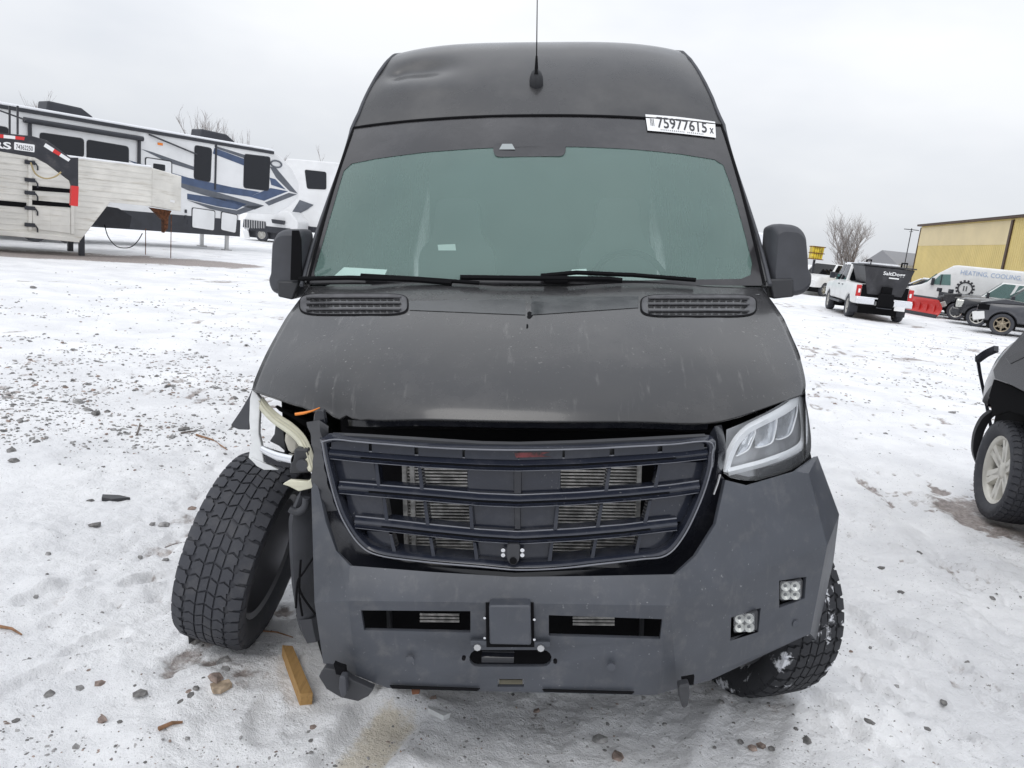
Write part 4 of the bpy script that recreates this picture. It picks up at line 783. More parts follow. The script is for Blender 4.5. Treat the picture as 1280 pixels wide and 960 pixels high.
# ------------------------------------------------------------------ wheels
def tyre_mesh(R, W, tread, N=22, m=None):
    mb = MB(); h = R*.33; w2 = W/2
    prof = [(R-h, -w2*.72), (R-h*.9, -w2*.86), (R-h*.55, -w2*1.04), (R-h*.25, -w2*1.02), (R-.020, -w2*.93), (R-.012, -w2*.80), (R-.008, -w2*.4), (R-.007, 0), (R-.008, w2*.4), (R-.012, w2*.80), (R-.020, w2*.93), (R-h*.25, w2*1.02), (R-h*.55, w2*1.04), (R-h*.9, w2*.86), (R-h, w2*.72), (R-h-.01, w2*.5), (R-h-.01, -w2*.5), (R-h, -w2*.72)]
    if not tread: prof = [(r+(.008 if abs(x) < w2*.85 and r > R-.05 else 0), x) for r, x in prof]
    mb.lathe(prof, 56)
    if tread:
        def surf(a, x, e): r = R-.009-(.012 if abs(x) > w2*.85 else 0)*min(1, (abs(x)-w2*.85)/(w2*.1))+e-.004*(x/w2)**2; return Vector((x, r*math.cos(a), r*math.sin(a)))
        st = 2*math.pi/N
        base = []   # polygons in (pitch fraction, fraction of half width): slanted centre, zigzag middle, notched shoulder
        for o_ in (0., .5): base += [[(f+o_, x) for f, x in pg] for pg in ([(0, .02), (.44, .02), (.31, .235), (-.13, .235)], [(-.12, .275), (.33, .275), (.41, .40), (.30, .59), (.10, .60), (.06, .54), (-.14, .57), (-.03, .42)], [(.0, .64), (.30, .63), (.36, .70), (.44, .72), (.42, 1.0), (.02, 1.0), (.04, .84), (-.04, .78)])]
        for k in range(N):
            for pg in base:
                for sgn in (1, -1):
                    q = [((f+(.0 if sgn > 0 else .5))*st+k*st, sgn*x*w2) for f, x in pg]; n = len(q)
                    ca = sum(a for a, x in q)/n; cx_ = sum(x for a, x in q)/n
                    top = [surf(ca+(a-ca)*.95, cx_+(x-cx_)*.96, .0095) for a, x in q]; bot = [surf(a, x, -.006) for a, x in q]
                    mb.add(top+bot, [tuple(range(n))]+[(i, n+i, n+(i+1) % n, (i+1) % n) for i in range(n)])
            for sgn in (1, -1):                    # side lugs
                a0 = (k+.15)*st; q = [(a0, .99), (a0+.3*st, .99), (a0+.26*st, 1.03), (a0+.04*st, 1.03)]
                t = [Vector((sgn*w2*(x+.02), (R-(.022 if i < 2 else .06))*math.cos(a), (R-(.022 if i < 2 else .06))*math.sin(a))) for i, (a, x) in enumerate(q)]; b_ = [p-Vector((sgn*.02, 0, 0)) for p in t]
                mb.add(t+b_, [(0, 1, 2, 3)]+[(i, 4+i, 4+(i+1) % 4, (i+1) % 4) for i in range(4)])
    return mb
def rim_mesh(R, W, spokes, style=0):
    r = R*.66; w2 = W/2; mb = MB(); mb.lathe([(r, -w2*.75), (r*1.03, -w2*.80), (r*.94, -w2*.72), (r*.9, -w2*.3), (r*.88, w2*.2), (r*.9, w2*.6), (r*.95, w2*.72), (r*1.03, w2*.80), (r, w2*.75)], 40)
    for k in range(spokes):
        a = 2*math.pi*k/spokes; Rm = Matrix.Rotation(a, 3, 'X')
        if style == 1: parts = [(-.20, .42), (.20, -.42)]
        else: parts = [(0, 0)]
        for o1, o2 in parts:
            q = [(w2*.50, -.028+o1*.05, .05), (w2*.50, .028+o1*.05, .05), (w2*.66, .022+o1*.16, r*.93), (w2*.66, -.022+o1*.16, r*.93)]
            pts = [Rm @ Vector((x, y, z)) for x, y, z in q]; mb.prism(pts, [Rm @ Vector((x-.035, y*1.3, z)) for x, y, z in q])
    mb.lathe([(.0, w2*.62), (r*.18, w2*.60), (r*.26, w2*.5), (r*.30, w2*.2), (r*.30, -w2*.3)], 24)
    mb.lathe([(0, -w2*.15), (r*.55, -w2*.15), (r*.6, w2*.05), (r*.55, w2*.22), (0, w2*.22)], 24)   # brake
    return mb
def wheel(name, par, Mx, R, W, tread, m_rub, m_rim, spokes=6, style=0, shift=None):   # outer face is +x
    o = empty(name, (0, 0, 0), parent=par); o.matrix_local = Mx
    tyre_mesh(R, W, tread).build('tyre', m_rub, o, smooth=40); rim_mesh(R, W, spokes, style).build('rim', m_rim, o, smooth=40); return o
def WM(x, y, z, steer, camber, flip=False): return Matrix.Translation((x, y-Y0, z)) @ Matrix.Rotation(camber, 4, 'Y') @ Matrix.Rotation(steer, 4, 'Z') @ (Matrix.Rotation(math.pi, 4, 'Z') if flip else Matrix.Identity(4))
wl = wheel('wheel', van, WM(-1.222, 3.08, .522, rad(-1), rad(16), True), .405, .275, True, M['rubber'], M['dark_alloy']); wl['label'] = 'front wheel splayed out under the broken headlamp'
wheel('wheel', van, WM(.965, 3.17, .300, rad(24), rad(5.8)), .405, .275, True, M['rubber_snow'], M['dark_alloy'])
wheel('wheel', van, WM(-.90, 6.8, .49, 0, rad(5.8), True), .405, .275, True, M['rubber'], M['dark_alloy']); wheel('wheel', van, WM(.90, 6.8, .31, 0, rad(5.8)), .405, .275, True, M['rubber'], M['dark_alloy'])
# ------------------------------------------------------------------ left background: trailers and trees
def ppoly(pl, pts, n0, th, m, name, par, bevel=0., rnd=0., px=True):   # polygon on an upright plane, th thick behind its face n0 in front
    q = [pl.sz(*p) for p in pts] if px else pts
    if rnd: q = [(p.x, p.y) for p in rpoly([Vector((a, z, 0)) for a, z in q], rnd, 3)]
    mb = MB(); mb.prism([pl.pt(a, z, n0) for a, z in q], -pl.n*th); return mb.build(name, m, par, bevel=bevel, shift=-par.location if par else None)
def pbox(pl, a0, a1, z0, z1, n0, th, m, name, par, bevel=0.): return ppoly(pl, [(a0, z0), (a1, z0), (a1, z1), (a0, z1)], n0, th, m, name, par, bevel, px=False)
def simple_wheel(par, c, ax, R, W, m_rim=None):
    o = empty('wheel', Vector(c)-par.location, parent=par); Mx = Vector((1, 0, 0)).rotation_difference(Vector(ax)).to_matrix()
    mb = MB(); w2 = W/2; mb.lathe([(R*.62, -w2), (R*.95, -w2), (R, -w2*.7), (R, w2*.7), (R*.95, w2), (R*.62, w2)], 28, Mx); mb.build('tyre', M['rubber'], o, smooth=40)
    mb = MB(); mb.lathe([(0, w2*.8), (R*.2, w2*.85), (R*.22, w2*.6), (R*.5, w2*.55), (R*.55, w2*.9), (R*.63, w2*.95), (R*.63, -w2), (0, -w2)], 24, Mx)
    for k in range(6):
        a = 2*math.pi*k/6; mb.box(Mx @ Vector((w2*.75, R*.38*math.cos(a), R*.38*math.sin(a))), (.03, .06, .06))
    mb.build('rim', m_rim or M['alloy'], o, smooth=40); return o
# --- fifth-wheel camper
pr = Plane((-16.95, 24.25), (.575, .818)); g0 = pr.pt(5, 0)
rv = empty('fifth_wheel_camper', tuple(g0)); tag(rv, 'long white camper trailer with blue and grey swoosh graphics behind the stock trailer', 'camper trailer')
top = [(-60, 112), (0, 130), (100, 147), (200, 169), (300, 183), (352, 196)]; T = [pr.sz(*q) for q in top]; zt = 4.08
nose = [pr.sz(*q) for q in ((352, 196), (366, 212), (374, 230), (374, 247), (362, 258), (345, 268), (310, 270))]; sk_end = pr.sz(299, 302); zb = .62
a_end = sk_end[0]; zf = pr.sz(300, 266)[1]
prof = [(-3.5, zb), (a_end, zb), (a_end, zf)]+[(a, z) for a, z in reversed(nose[:-1])]+[(nose[0][0]-.5, zt), (-3.5, zt)]
prof = [(a, max(z, zb)) for a, z in prof]
body = ppoly(pr, prof, 0, 2.45, M['white'], 'wall', rv, bevel=.05, px=False)
pbox(pr, -3.5, a_end+.02, zb-.03, zb+.62, .012, .05, M['rvdark'], 'skirt', rv)
ppoly(pr, [(-3.6, zt+.01), (nose[0][0]-.3, zt+.01), (nose[0][0]-.45, zt+.10), (-3.6, zt+.10)], .03, 2.5, M['snow'], 'roof_snow', rv, bevel=.03, px=False)
pbox(pr, -3.6, nose[0][0]-.4, zt-.10, zt+.012, .05, .06, M['rvdark'], 'roof_edge', rv)
# awning along the roof
aw0 = pr.sz(28, 150)[0]; aw1 = pr.sz(177, 172)[0]
mb = MB(); mb.tube([pr.pt(aw0, zt-.33, .10), pr.pt(aw1, zt-.33, .10)], .085, 12); mb.build('awning_roll', M['rvdark'], rv, shift=-rv.location, smooth=50)
for px in (37, 173): a = pr.sz(px, 190)[0]; pbox(pr, a-.05, a+.05, 2.1, zt-.3, .09, .07, M['rvdark'], 'awning_arm', rv, .01)
for px in (269,): a = pr.sz(px, 220)[0]; pbox(pr, a-.035, a+.035, pr.sz(268, 237)[1], zt-.1, .03, .03, M['rvdark'], 'slide_edge', rv)
mb = MB(); mb.tube([pr.pt(*pr.sz(185, 168), .07), pr.pt(*pr.sz(245, 193), .07)], .03, 6); mb.build('awning_strut', M['rvdark'], rv, shift=-rv.location)
# windows
for q in ([(50, 166), (104, 174), (104, 196), (51, 188)], [(109, 175), (160, 184), (160, 205), (109, 200)], [(-40, 152), (10, 160), (10, 182), (-40, 174)], [(244, 182), (264, 186), (262, 227), (243, 223)], [(306, 193), (337, 197), (335, 238), (305, 234)]):
    wn = ppoly(pr, q, .025, .03, M['rvglass'], 'window', rv, rnd=.10); ppoly(pr, [(q[0][0]-1, q[0][1]-1), (q[1][0]+1, q[1][1]-1), (q[2][0]+1, q[2][1]+1), (q[3][0]-1, q[3][1]+1)], .015, .02, M['rvdark'], 'window_frame', rv, rnd=.12)
def outline(q, wpx, nm, m): # a hatch: door with dark rim
    c = (sum(p[0] for p in q)/len(q), sum(p[1] for p in q)/len(q)); ppoly(pr, q, .018, .02, M['rvdark'], nm+'_rim', rv, rnd=.08)
    ppoly(pr, [(c[0]+(x-c[0])*(1-wpx/max(1, abs(x-c[0]))), c[1]+(y-c[1])*(1-wpx/max(1, abs(y-c[1])))) for x, y in q], .024, .02, m, nm, rv, rnd=.07)
outline([(181, 196), (215, 201), (215, 228), (181, 222)], 1.3, 'entry_door', M['white']); ppoly(pr, [(191, 204), (206, 206), (206, 214), (191, 212)], .03, .01, M['rvglass'], 'door_pane', rv, rnd=.04)
outline([(239.5, 259), (269, 263), (268, 289), (239, 285)], 1., 'hatch', M['white']); outline([(276, 264), (297, 268), (295, 292), (275, 288)], 1., 'hatch', M['white'])
for q in ((232, 264), (232, 271), (235, 278)): a, z = pr.sz(*q); pbox(pr, a-.04, a+.04, z-.06, z+.06, .03, .03, M['rvdark'], 'latch', rv)
a, z = pr.sz(200, 180); pbox(pr, a-.09, a+.09, z-.04, z+.04, .03, .03, M['amber'], 'porch_light', rv)
# graphics
for q, m in (([(160, 200), (235, 222), (290, 234), (325, 240), (312, 246), (270, 240), (200, 222)], 'rvblue'), ([(200, 222), (270, 240), (330, 257), (318, 262), (235, 238)], 'rvgrey'), ([(234, 242), (290, 250), (308, 255), (296, 262), (272, 258), (234, 249)], 'rvblue'), ([(234, 250), (272, 259), (296, 263), (310, 257), (330, 257), (300, 268), (293, 268), (262, 261)], 'rvgrey'),
             ([(312, 246), (338, 235), (360, 239), (330, 251)], 'rvblue'), ([(331, 253), (361, 241), (371, 243), (336, 257)], 'rvgrey'), ([(337, 222), (344, 224), (357, 237), (339, 231)], 'rvblue'), ([(337, 208), (345, 210), (372, 242), (362, 239), (345, 222)], 'rvgrey'),
             ([(268, 185), (306, 199), (305, 207), (266, 192)], 'rvblue'), ([(268, 182), (307, 194), (306, 198), (269, 185)], 'rvgrey'), ([(176, 186), (190, 190), (244, 209), (243, 213), (210, 203)], 'rvgrey'), ([(-40, 176), (20, 184), (60, 196), (20, 192), (-40, 184)], 'rvblue')):
    ppoly(pr, q, .010, .012, M[m], 'graphic_band', rv)
a, z = pr.sz(345, 205); mb = MB(); mb.tube([pr.pt(a+.26*math.cos(t), z+.13*math.sin(t), .02) for t in [2*math.pi*k/20 for k in range(21)]], .035, 6); mb.build('oval_emblem', M['rvgrey'], rv, shift=-rv.location, smooth=50)
# air conditioners, jacks, wheels
for px in (98, 283):
    a, z = pr.sz(px, 150 if px < 200 else 178); q = [(a-.75, zt+.05), (a+.75, zt+.05), (a+.72, zt+.18), (a+.35, zt+.40), (a-.70, zt+.44)]
    o = ppoly(pr, q, -.55, .75, M['rvdark'], 'air_conditioner', rv, bevel=.05, px=False)
    pbox(pr, a-.55, a-.25, zt+.15, zt+.36, -.545, .02, M['black'], 'cooling_grille', o).matrix_parent_inverse = Matrix.Identity(4)
for px, n in ((290, -.3), (290, -2.1)): a = pr.sz(px, 300)[0]; pbox(pr, a-.06, a+.06, 0, zb, n, .12, M['steel'], 'landing_leg', rv); pbox(pr, a-.15, a+.15, -.02, .04, n+.08, .28, M['steel'], 'leg_foot', rv)
for a in (.6, 1.6): simple_wheel(rv, pr.pt(a, .38, .0), pr.n, .38, .24); simple_wheel(rv, pr.pt(a, .38, -2.3), -pr.n, .38, .24)
# --- aluminium stock trailer in front of it
ps = Plane((-12.95, 21.05), (.74, .672)); st = empty('stock_trailer', tuple(ps.pt(-1.5, 0))); tag(st, 'weathered aluminium gooseneck livestock trailer with side gate', 'livestock trailer')
zr = 2.62; zf_ = .42; ac = ps.sz(100, 260)[0]; an = ps.sz(190, 240)[0]; zn = ps.sz(170, 256)[1]
shell = [(-6.5, zf_), (ac, zf_), (ac+.75, zn), (an, zn), (an, zr), (-6.5, zr)]
ppoly(ps, shell, 0, 2.15, M['alu'], 'wall', st, bevel=.015, px=False)
mb = MB(); zn2 = zn-.08                 # tapered nose
e = ps.sz(234, 240)[0]; P8 = [ps.pt(an, zn, .0), ps.pt(an, zr, .0), ps.pt(e, zr-.12, -.55), ps.pt(e, zn2, -.55), ps.pt(an, zn, -2.15), ps.pt(an, zr, -2.15), ps.pt(e, zr-.12, -1.6), ps.pt(e, zn2, -1.6)]
mb.add(P8, [(0, 1, 2, 3), (4, 7, 6, 5), (3, 2, 6, 7), (1, 5, 6, 2), (0, 3, 7, 4), (0, 4, 5, 1)]); mb.build('nose', M['alu'], st, shift=-st.location, bevel=.02)
ppoly(ps, [(-6.5, zr), (an, zr), (an, zr+.06), (-6.5, zr+.06)], -.05, 2.05, M['snow'], 'roof_snow', st, px=False, bevel=.02)
for z in [zf_+.16+k*.155 for k in range(14)]:
    x1 = an if z > zn+.1 else ac+(.75*(z-zf_)/(zn-zf_) if z > zf_ else 0)-.15
    pbox(ps, -6.4, x1, z, z+.018, .012, .012, M['alu'], 'wall_rib', st)
for px0, px1, y0, y1 in ((40, 89, 232, 238), (40, 89, 250, 256), (-60, 33, 245, 252)):
    q = [(px0, y0), (px1, y0+(px1-px0)*.09), (px1, y1+(px1-px0)*.09-1), (px0, y1)]; ppoly(ps, q, .016, .02, M['black'], 'vent_slot', st)
ppoly(ps, [(40, 256), (88, 262), (88, 292), (41, 286)], .03, .03, M['alu'], 'gate_panel', st, bevel=.01); ppoly(ps, [(63, 260), (65, 260), (65, 288), (63, 288)], .036, .01, M['alu'], 'gate_stile', st)
for x, y0, y1, w_ in ((37.5, 195, 289, 2.4), (90.5, 200, 293, 2.2)): ppoly(ps, [(x-w_, y0), (x+w_, y0+.4), (x+w_, y1), (x-w_, y1-.4)], .045, .05, M['alu'], 'gate_post', st, bevel=.01)
for y in (203, 225, 241, 260, 281):
    a, z = ps.sz(37, y); pbox(ps, a-.12, a+.12, z-.05, z+.05, .07, .05, M['rvdark'], 'hinge', st, .01); mb = MB(); mb.tube([ps.pt(a+.12, z, .06), ps.pt(a+.17, z-.08, .07), ps.pt(a+.17, z-.18, .06)], .02, 6); mb.build('latch', M['rvdark'], st, shift=-st.location)
ppoly(ps, [(-60, 282), (99, 297), (99, 303), (-60, 288)], .05, .06, M['alu'], 'floor_rail', st, bevel=.01)
ppoly(ps, [(216, 250), (223, 251), (223, 254), (216, 253)], .012-.35, .01, M['sticker'], 'small_plate', st)
# rusty coupler under the nose, leg, chains
ppoly(ps, [(199, 261), (226, 265), (222, 273), (221, 288), (216, 294), (216, 278), (208, 270)], -.85, .3, M['rust'], 'coupler', st, bevel=.02)
for px, y0, y1, n in ((223.3, 270, 316, -.7), (201.5, 290, 311, -1.6)):
    a, z0 = ps.sz(px, y0); mb = MB(); mb.tube([ps.pt(a, z0, n), ps.pt(a, .03, n)], .012, 6); mb.build('hanging_chain', M['rust'], st, shift=-st.location)
a = ps.sz(105, 300)[0]; pbox(ps, a-.07, a+.07, .0, .95, -.25, .14, M['rvdark'], 'landing_leg', st); pbox(ps, a-.07, a+.07, .0, .95, -1.75, .14, M['rvdark'], 'landing_leg', st)
mb = MB(); mb.tube(catmull([ps.pt(*ps.sz(*q), -.5) for q in ((136, 282), (141, 298), (152, 310), (168, 311), (178, 303), (184, 293))], 4), .014, 6); mb.build('trailing_cable', M['black'], st, shift=-st.location)
for a in (-4.2, -3.2): simple_wheel(st, ps.pt(a, .36, -.05), ps.n, .36, .22); simple_wheel(st, ps.pt(a, .36, -2.05), -ps.n, .36, .22)
ppoly(ps, [(129, 256), (158, 262), (177, 265), (195, 276), (192, 292), (160, 292), (112, 279)], -2.6, .5, M['rvdark'], 'underframe', st)
# --- black gooseneck of a flatbed trailer, nearest
pb = Plane((-12.3, 19.0), (.74, .672)); gn_ = empty('flatbed_trailer', tuple(pb.pt(-6, 0))); tag(gn_, 'black gooseneck flatbed trailer neck with red and white tape', 'flatbed trailer')
ppoly(pb, [(-90, 158), (-40, 163), (0, 166), (40, 170), (58, 175), (88, 197), (98, 197), (98, 233), (90, 233), (88, 226), (60, 205), (45, 197), (0, 189), (-40, 186), (-90, 181)], .0, .18, M['beam'], 'neck', gn_, bevel=.012)
for q, k in (([(-25, 166.5), (-3, 167.5), (-3, 172), (-25, 171)], 'sticker'), ([(-3, 167.5), (4.5, 168.2), (4.5, 172.6), (-3, 172)], 'red'), ([(4.5, 168.4), (19, 170), (19, 174), (4.5, 172.6)], 'sticker'), ([(19, 170), (31, 171.4), (30, 175.4), (19, 174)], 'red'), ([(57, 179), (68, 186), (65.5, 190), (54.5, 183)], 'sticker'), ([(68, 186), (76.5, 191.5), (74, 195), (65.5, 190)], 'red'), ([(76.5, 191.5), (88, 199), (85.5, 202), (74, 195)], 'sticker')): ppoly(pb, q, .006, .008, M[k], 'reflective_tape', gn_)
ppoly(pb, [(89.5, 232), (98.5, 233), (97.5, 258), (88.5, 257)], .012, .20, M['red'], 'red_sleeve', gn_, bevel=.01)
q = [pb.sz(*p) for p in ((17.5, 189), (43, 190), (43, 177), (17.5, 176))]; ppoly(pb, [(17.5, 187), (43, 190.5), (43.3, 181), (17.8, 177.5)], .008, .01, M['sticker'], 'lot_sticker', gn_, rnd=.02)
def ptext(pl, body, a, b_, hpx, nm, m, par, n0=.014, bold=.0):        # lettering between two pixels on a plane
    p, r = pl.pt(*pl.sz(*a), n0), pl.pt(*pl.sz(*b_), n0); up = pl.pt(*pl.sz(a[0], a[1]-hpx), n0)-p; ax = (r-p); ay = up-up.project(ax)
    o = lettering(nm, body, (p+r)/2, ax, ay, ax.length, up.length, m, par, shift=-par.location, bold=bold, lift=.0); return o
ptext(pb, '74362250', (20, 183.2), (41, 186), 6, 'sticker_digits', M['ink'], gn_, .010, .01); ptext(pb, 'RS', (-9, 180.2), (14, 182.6), 9, 'side_lettering', M['sticker'], gn_, .006, .03)
mb = MB(); mb.tube(catmull([pb.pt(*pb.sz(*q), .03) for q in ((38, 203), (44, 217), (56, 223), (68, 221), (76, 215))], 5), .02, 6); mb.build('safety_chain', mat('brass_chain', (.38, .30, .16), .5, metal=.5), gn_, shift=-gn_.location)
for px in (12.5, 22.5): ppoly(pb, [(px-1.2, 132), (px+1.2, 132.3), (px+1.2, 168), (px-1.2, 168)], -.02, .08, M['beam'], 'upright', gn_)
mb = MB(); mb.tube([pb.pt(*pb.sz(-30, 128), -.06), pb.pt(*pb.sz(0, 138), -.06), pb.pt(*pb.sz(33, 150), -.06)], .02, 6); mb.build('tie_rod', M['beam'], gn_, shift=-gn_.location)
a0 = pb.sz(-90, 170)[0]; pbox(pb, a0-6, a0+.1, .55, 2.4, 0, .2, M['beam'], 'neck_riser', gn_); pbox(pb, a0-8, a0+.0, .7, .9, 1.2, 2.5, M['beam'], 'deck', gn_)
for a in (a0-6, a0-5): simple_wheel(gn_, pb.pt(a, .38, 1.15), pb.n, .38, .24)
# --- campers standing further back
def camper(name, label, pl, a0, a1, z0, z1, dep, wins, wheels, skirt):
    r = empty(name, tuple(pl.pt((a0+a1)/2, 0))); tag(r, label, 'camper trailer', 'campers parked behind the long camper')
    ppoly(pl, [(a0, z0), (a1-.3, z0), (a1, z0+.3), (a1, z1-.5), (a1-.5, z1), (a0+.35, z1), (a0, z1-.6)], 0, dep, M['white'], 'wall', r, bevel=.06, px=False)
    for q in wins: ppoly(pl, q, .03, .04, M['rvglass'], 'window', r, rnd=.12)
    pbox(pl, a0+.3, a1-.4, z0-.02, z0+.3, .02, .04, skirt, 'skirt', r)
    for a in wheels: simple_wheel(r, pl.pt(a, .36, -.1), pl.n, .36, .22); simple_wheel(r, pl.pt(a, .36, -dep+.1), -pl.n, .36, .22)
    return r
p2 = Plane(tuple(ground(345, 302))[:2], (.97, -.22)); s0 = p2.sz(352, 280)[0]
c2 = camper('travel_camper', 'white camper with dark front window between the long camper and the van', p2, s0-.2, s0+8.5, .75, p2.sz(372, 199)[1], 2.5, [[(381, 212), (408, 215), (408, 237), (384, 236)]], (3.5, 4.5), M['rvdark'])
ppoly(p2, [(375, 250), (392, 256), (384, 262), (372, 268), (365, 266)], .04, .05, M['rvgrey'], 'graphic_band', c2)
p3 = Plane(tuple(ground(320, 301))[:2], (.995, -.1)); s0 = p3.sz(305, 280)[0]; s1 = p3.sz(372, 285)[0]
c3 = camper('low_camper', 'low white trailer with ribbed grey lower panel and black propane box', p3, s0, s1, .55, p3.sz(320, 266)[1]+.25, 2.2, [], (p3.sz(327, 298)[0],), M['rvdark'])
ppoly(p3, [(305, 274), (332, 277), (333, 286), (304, 284)], .05, .05, M['trim'], 'ribbed_panel', c3)
for k in range(9): ppoly(p3, [(306+k*3, 274.3+k*.3), (307+k*3, 274.4+k*.3), (307+k*3, 285.6), (306+k*3, 285.2)], .07, .03, M['steel'], 'panel_rib', c3)
ppoly(p3, [(342, 274), (357, 276), (356, 281), (343, 279)], .3, .3, M['rvdark'], 'propane_box', c3, bevel=.02); ppoly(p3, [(304, 288), (311, 288), (313, 298), (307, 298)], .1, .06, M['white'], 'step', c3)
pbox(p3, s0+.1, s1-.1, .16, .58, -.2, 1.6, M['rvdark'], 'underframe', c3)
# --- bare trees
def bare_tree(name, label, base, h, seed, n0, group, spread=.5, kids=(3, 3, 4)):
    rn = random.Random(seed); o = empty(name, tuple(base)); tag(o, label, 'tree', group)
    tr, tw = MB(), MB()
    def grow(p, d, l, r, dep):
        pts = [p]; q = p.copy(); dd = d.copy()
        for k in range(3):
            dd = (dd+Vector((rn.gauss(0, .10), rn.gauss(0, .10), .06))).normalized(); q = q+dd*(l/3); pts.append(q.copy())
        (tr if dep < 2 else tw).tube(pts, [r, r*.85, r*.7, r*.55], 5 if dep < 2 else 3, cap=False)
        if dep >= 5: return
        for k in range(rn.choice(kids) if dep else n0):
            s = pts[rn.choice((1, 2, 3, 3))] if dep else p+(d*l*rn.uniform(.1, 1.)); a = rn.uniform(0, 6.283); sp = rn.uniform(.25, 1.)*spread
            t = (dd+Vector((math.cos(a)*sp, math.sin(a)*sp, rn.uniform(-.05, .3)))).normalized(); grow(s, t, l*rn.uniform(.55, .85), r*rn.uniform(.45, .62), dep+1)
    grow(Vector((0, 0, -.1)), Vector((0, 0, 1)), h*.30, h*.018, 0)
    zm = max(q.z for q in tw.v); k = h/zm
    for m_ in (tr, tw): m_.v = [q*k for q in m_.v]
    tr.build('trunk', M['bark'], o, smooth=60, fix=False); tw.build('crown', M['twig'], o, smooth=60, fix=False)
def far_pt(px, depth): d = dirW(px, 300); d.z = 0; return CAMW*0+Vector((CAMW.x, CAMW.y, 0))+d.normalized()*depth
LG = 'bare trees behind the campers'
for i, (px, dep, h, lb) in enumerate(((236, 75, 9.6, 'bare frosty tree above the long camper, leftmost of three'), (262, 78, 10.0, 'bare frosty tree above the long camper, middle of three'), (312, 72, 8.4, 'lower bare tree above the long camper beside its air conditioner'), (40, 95, 11.2, 'faint bare treetop over the camper roof at far left'), (395, 100, 10.0, 'small bare treetop over the camper beside the van'), (60, 97, 11.0, 'faint bare treetop beside the leftmost air conditioner'))): bare_tree('bare_tree', lb, far_pt(px, dep), h, 20+i, 8, LG, .6, (3, 3, 3))
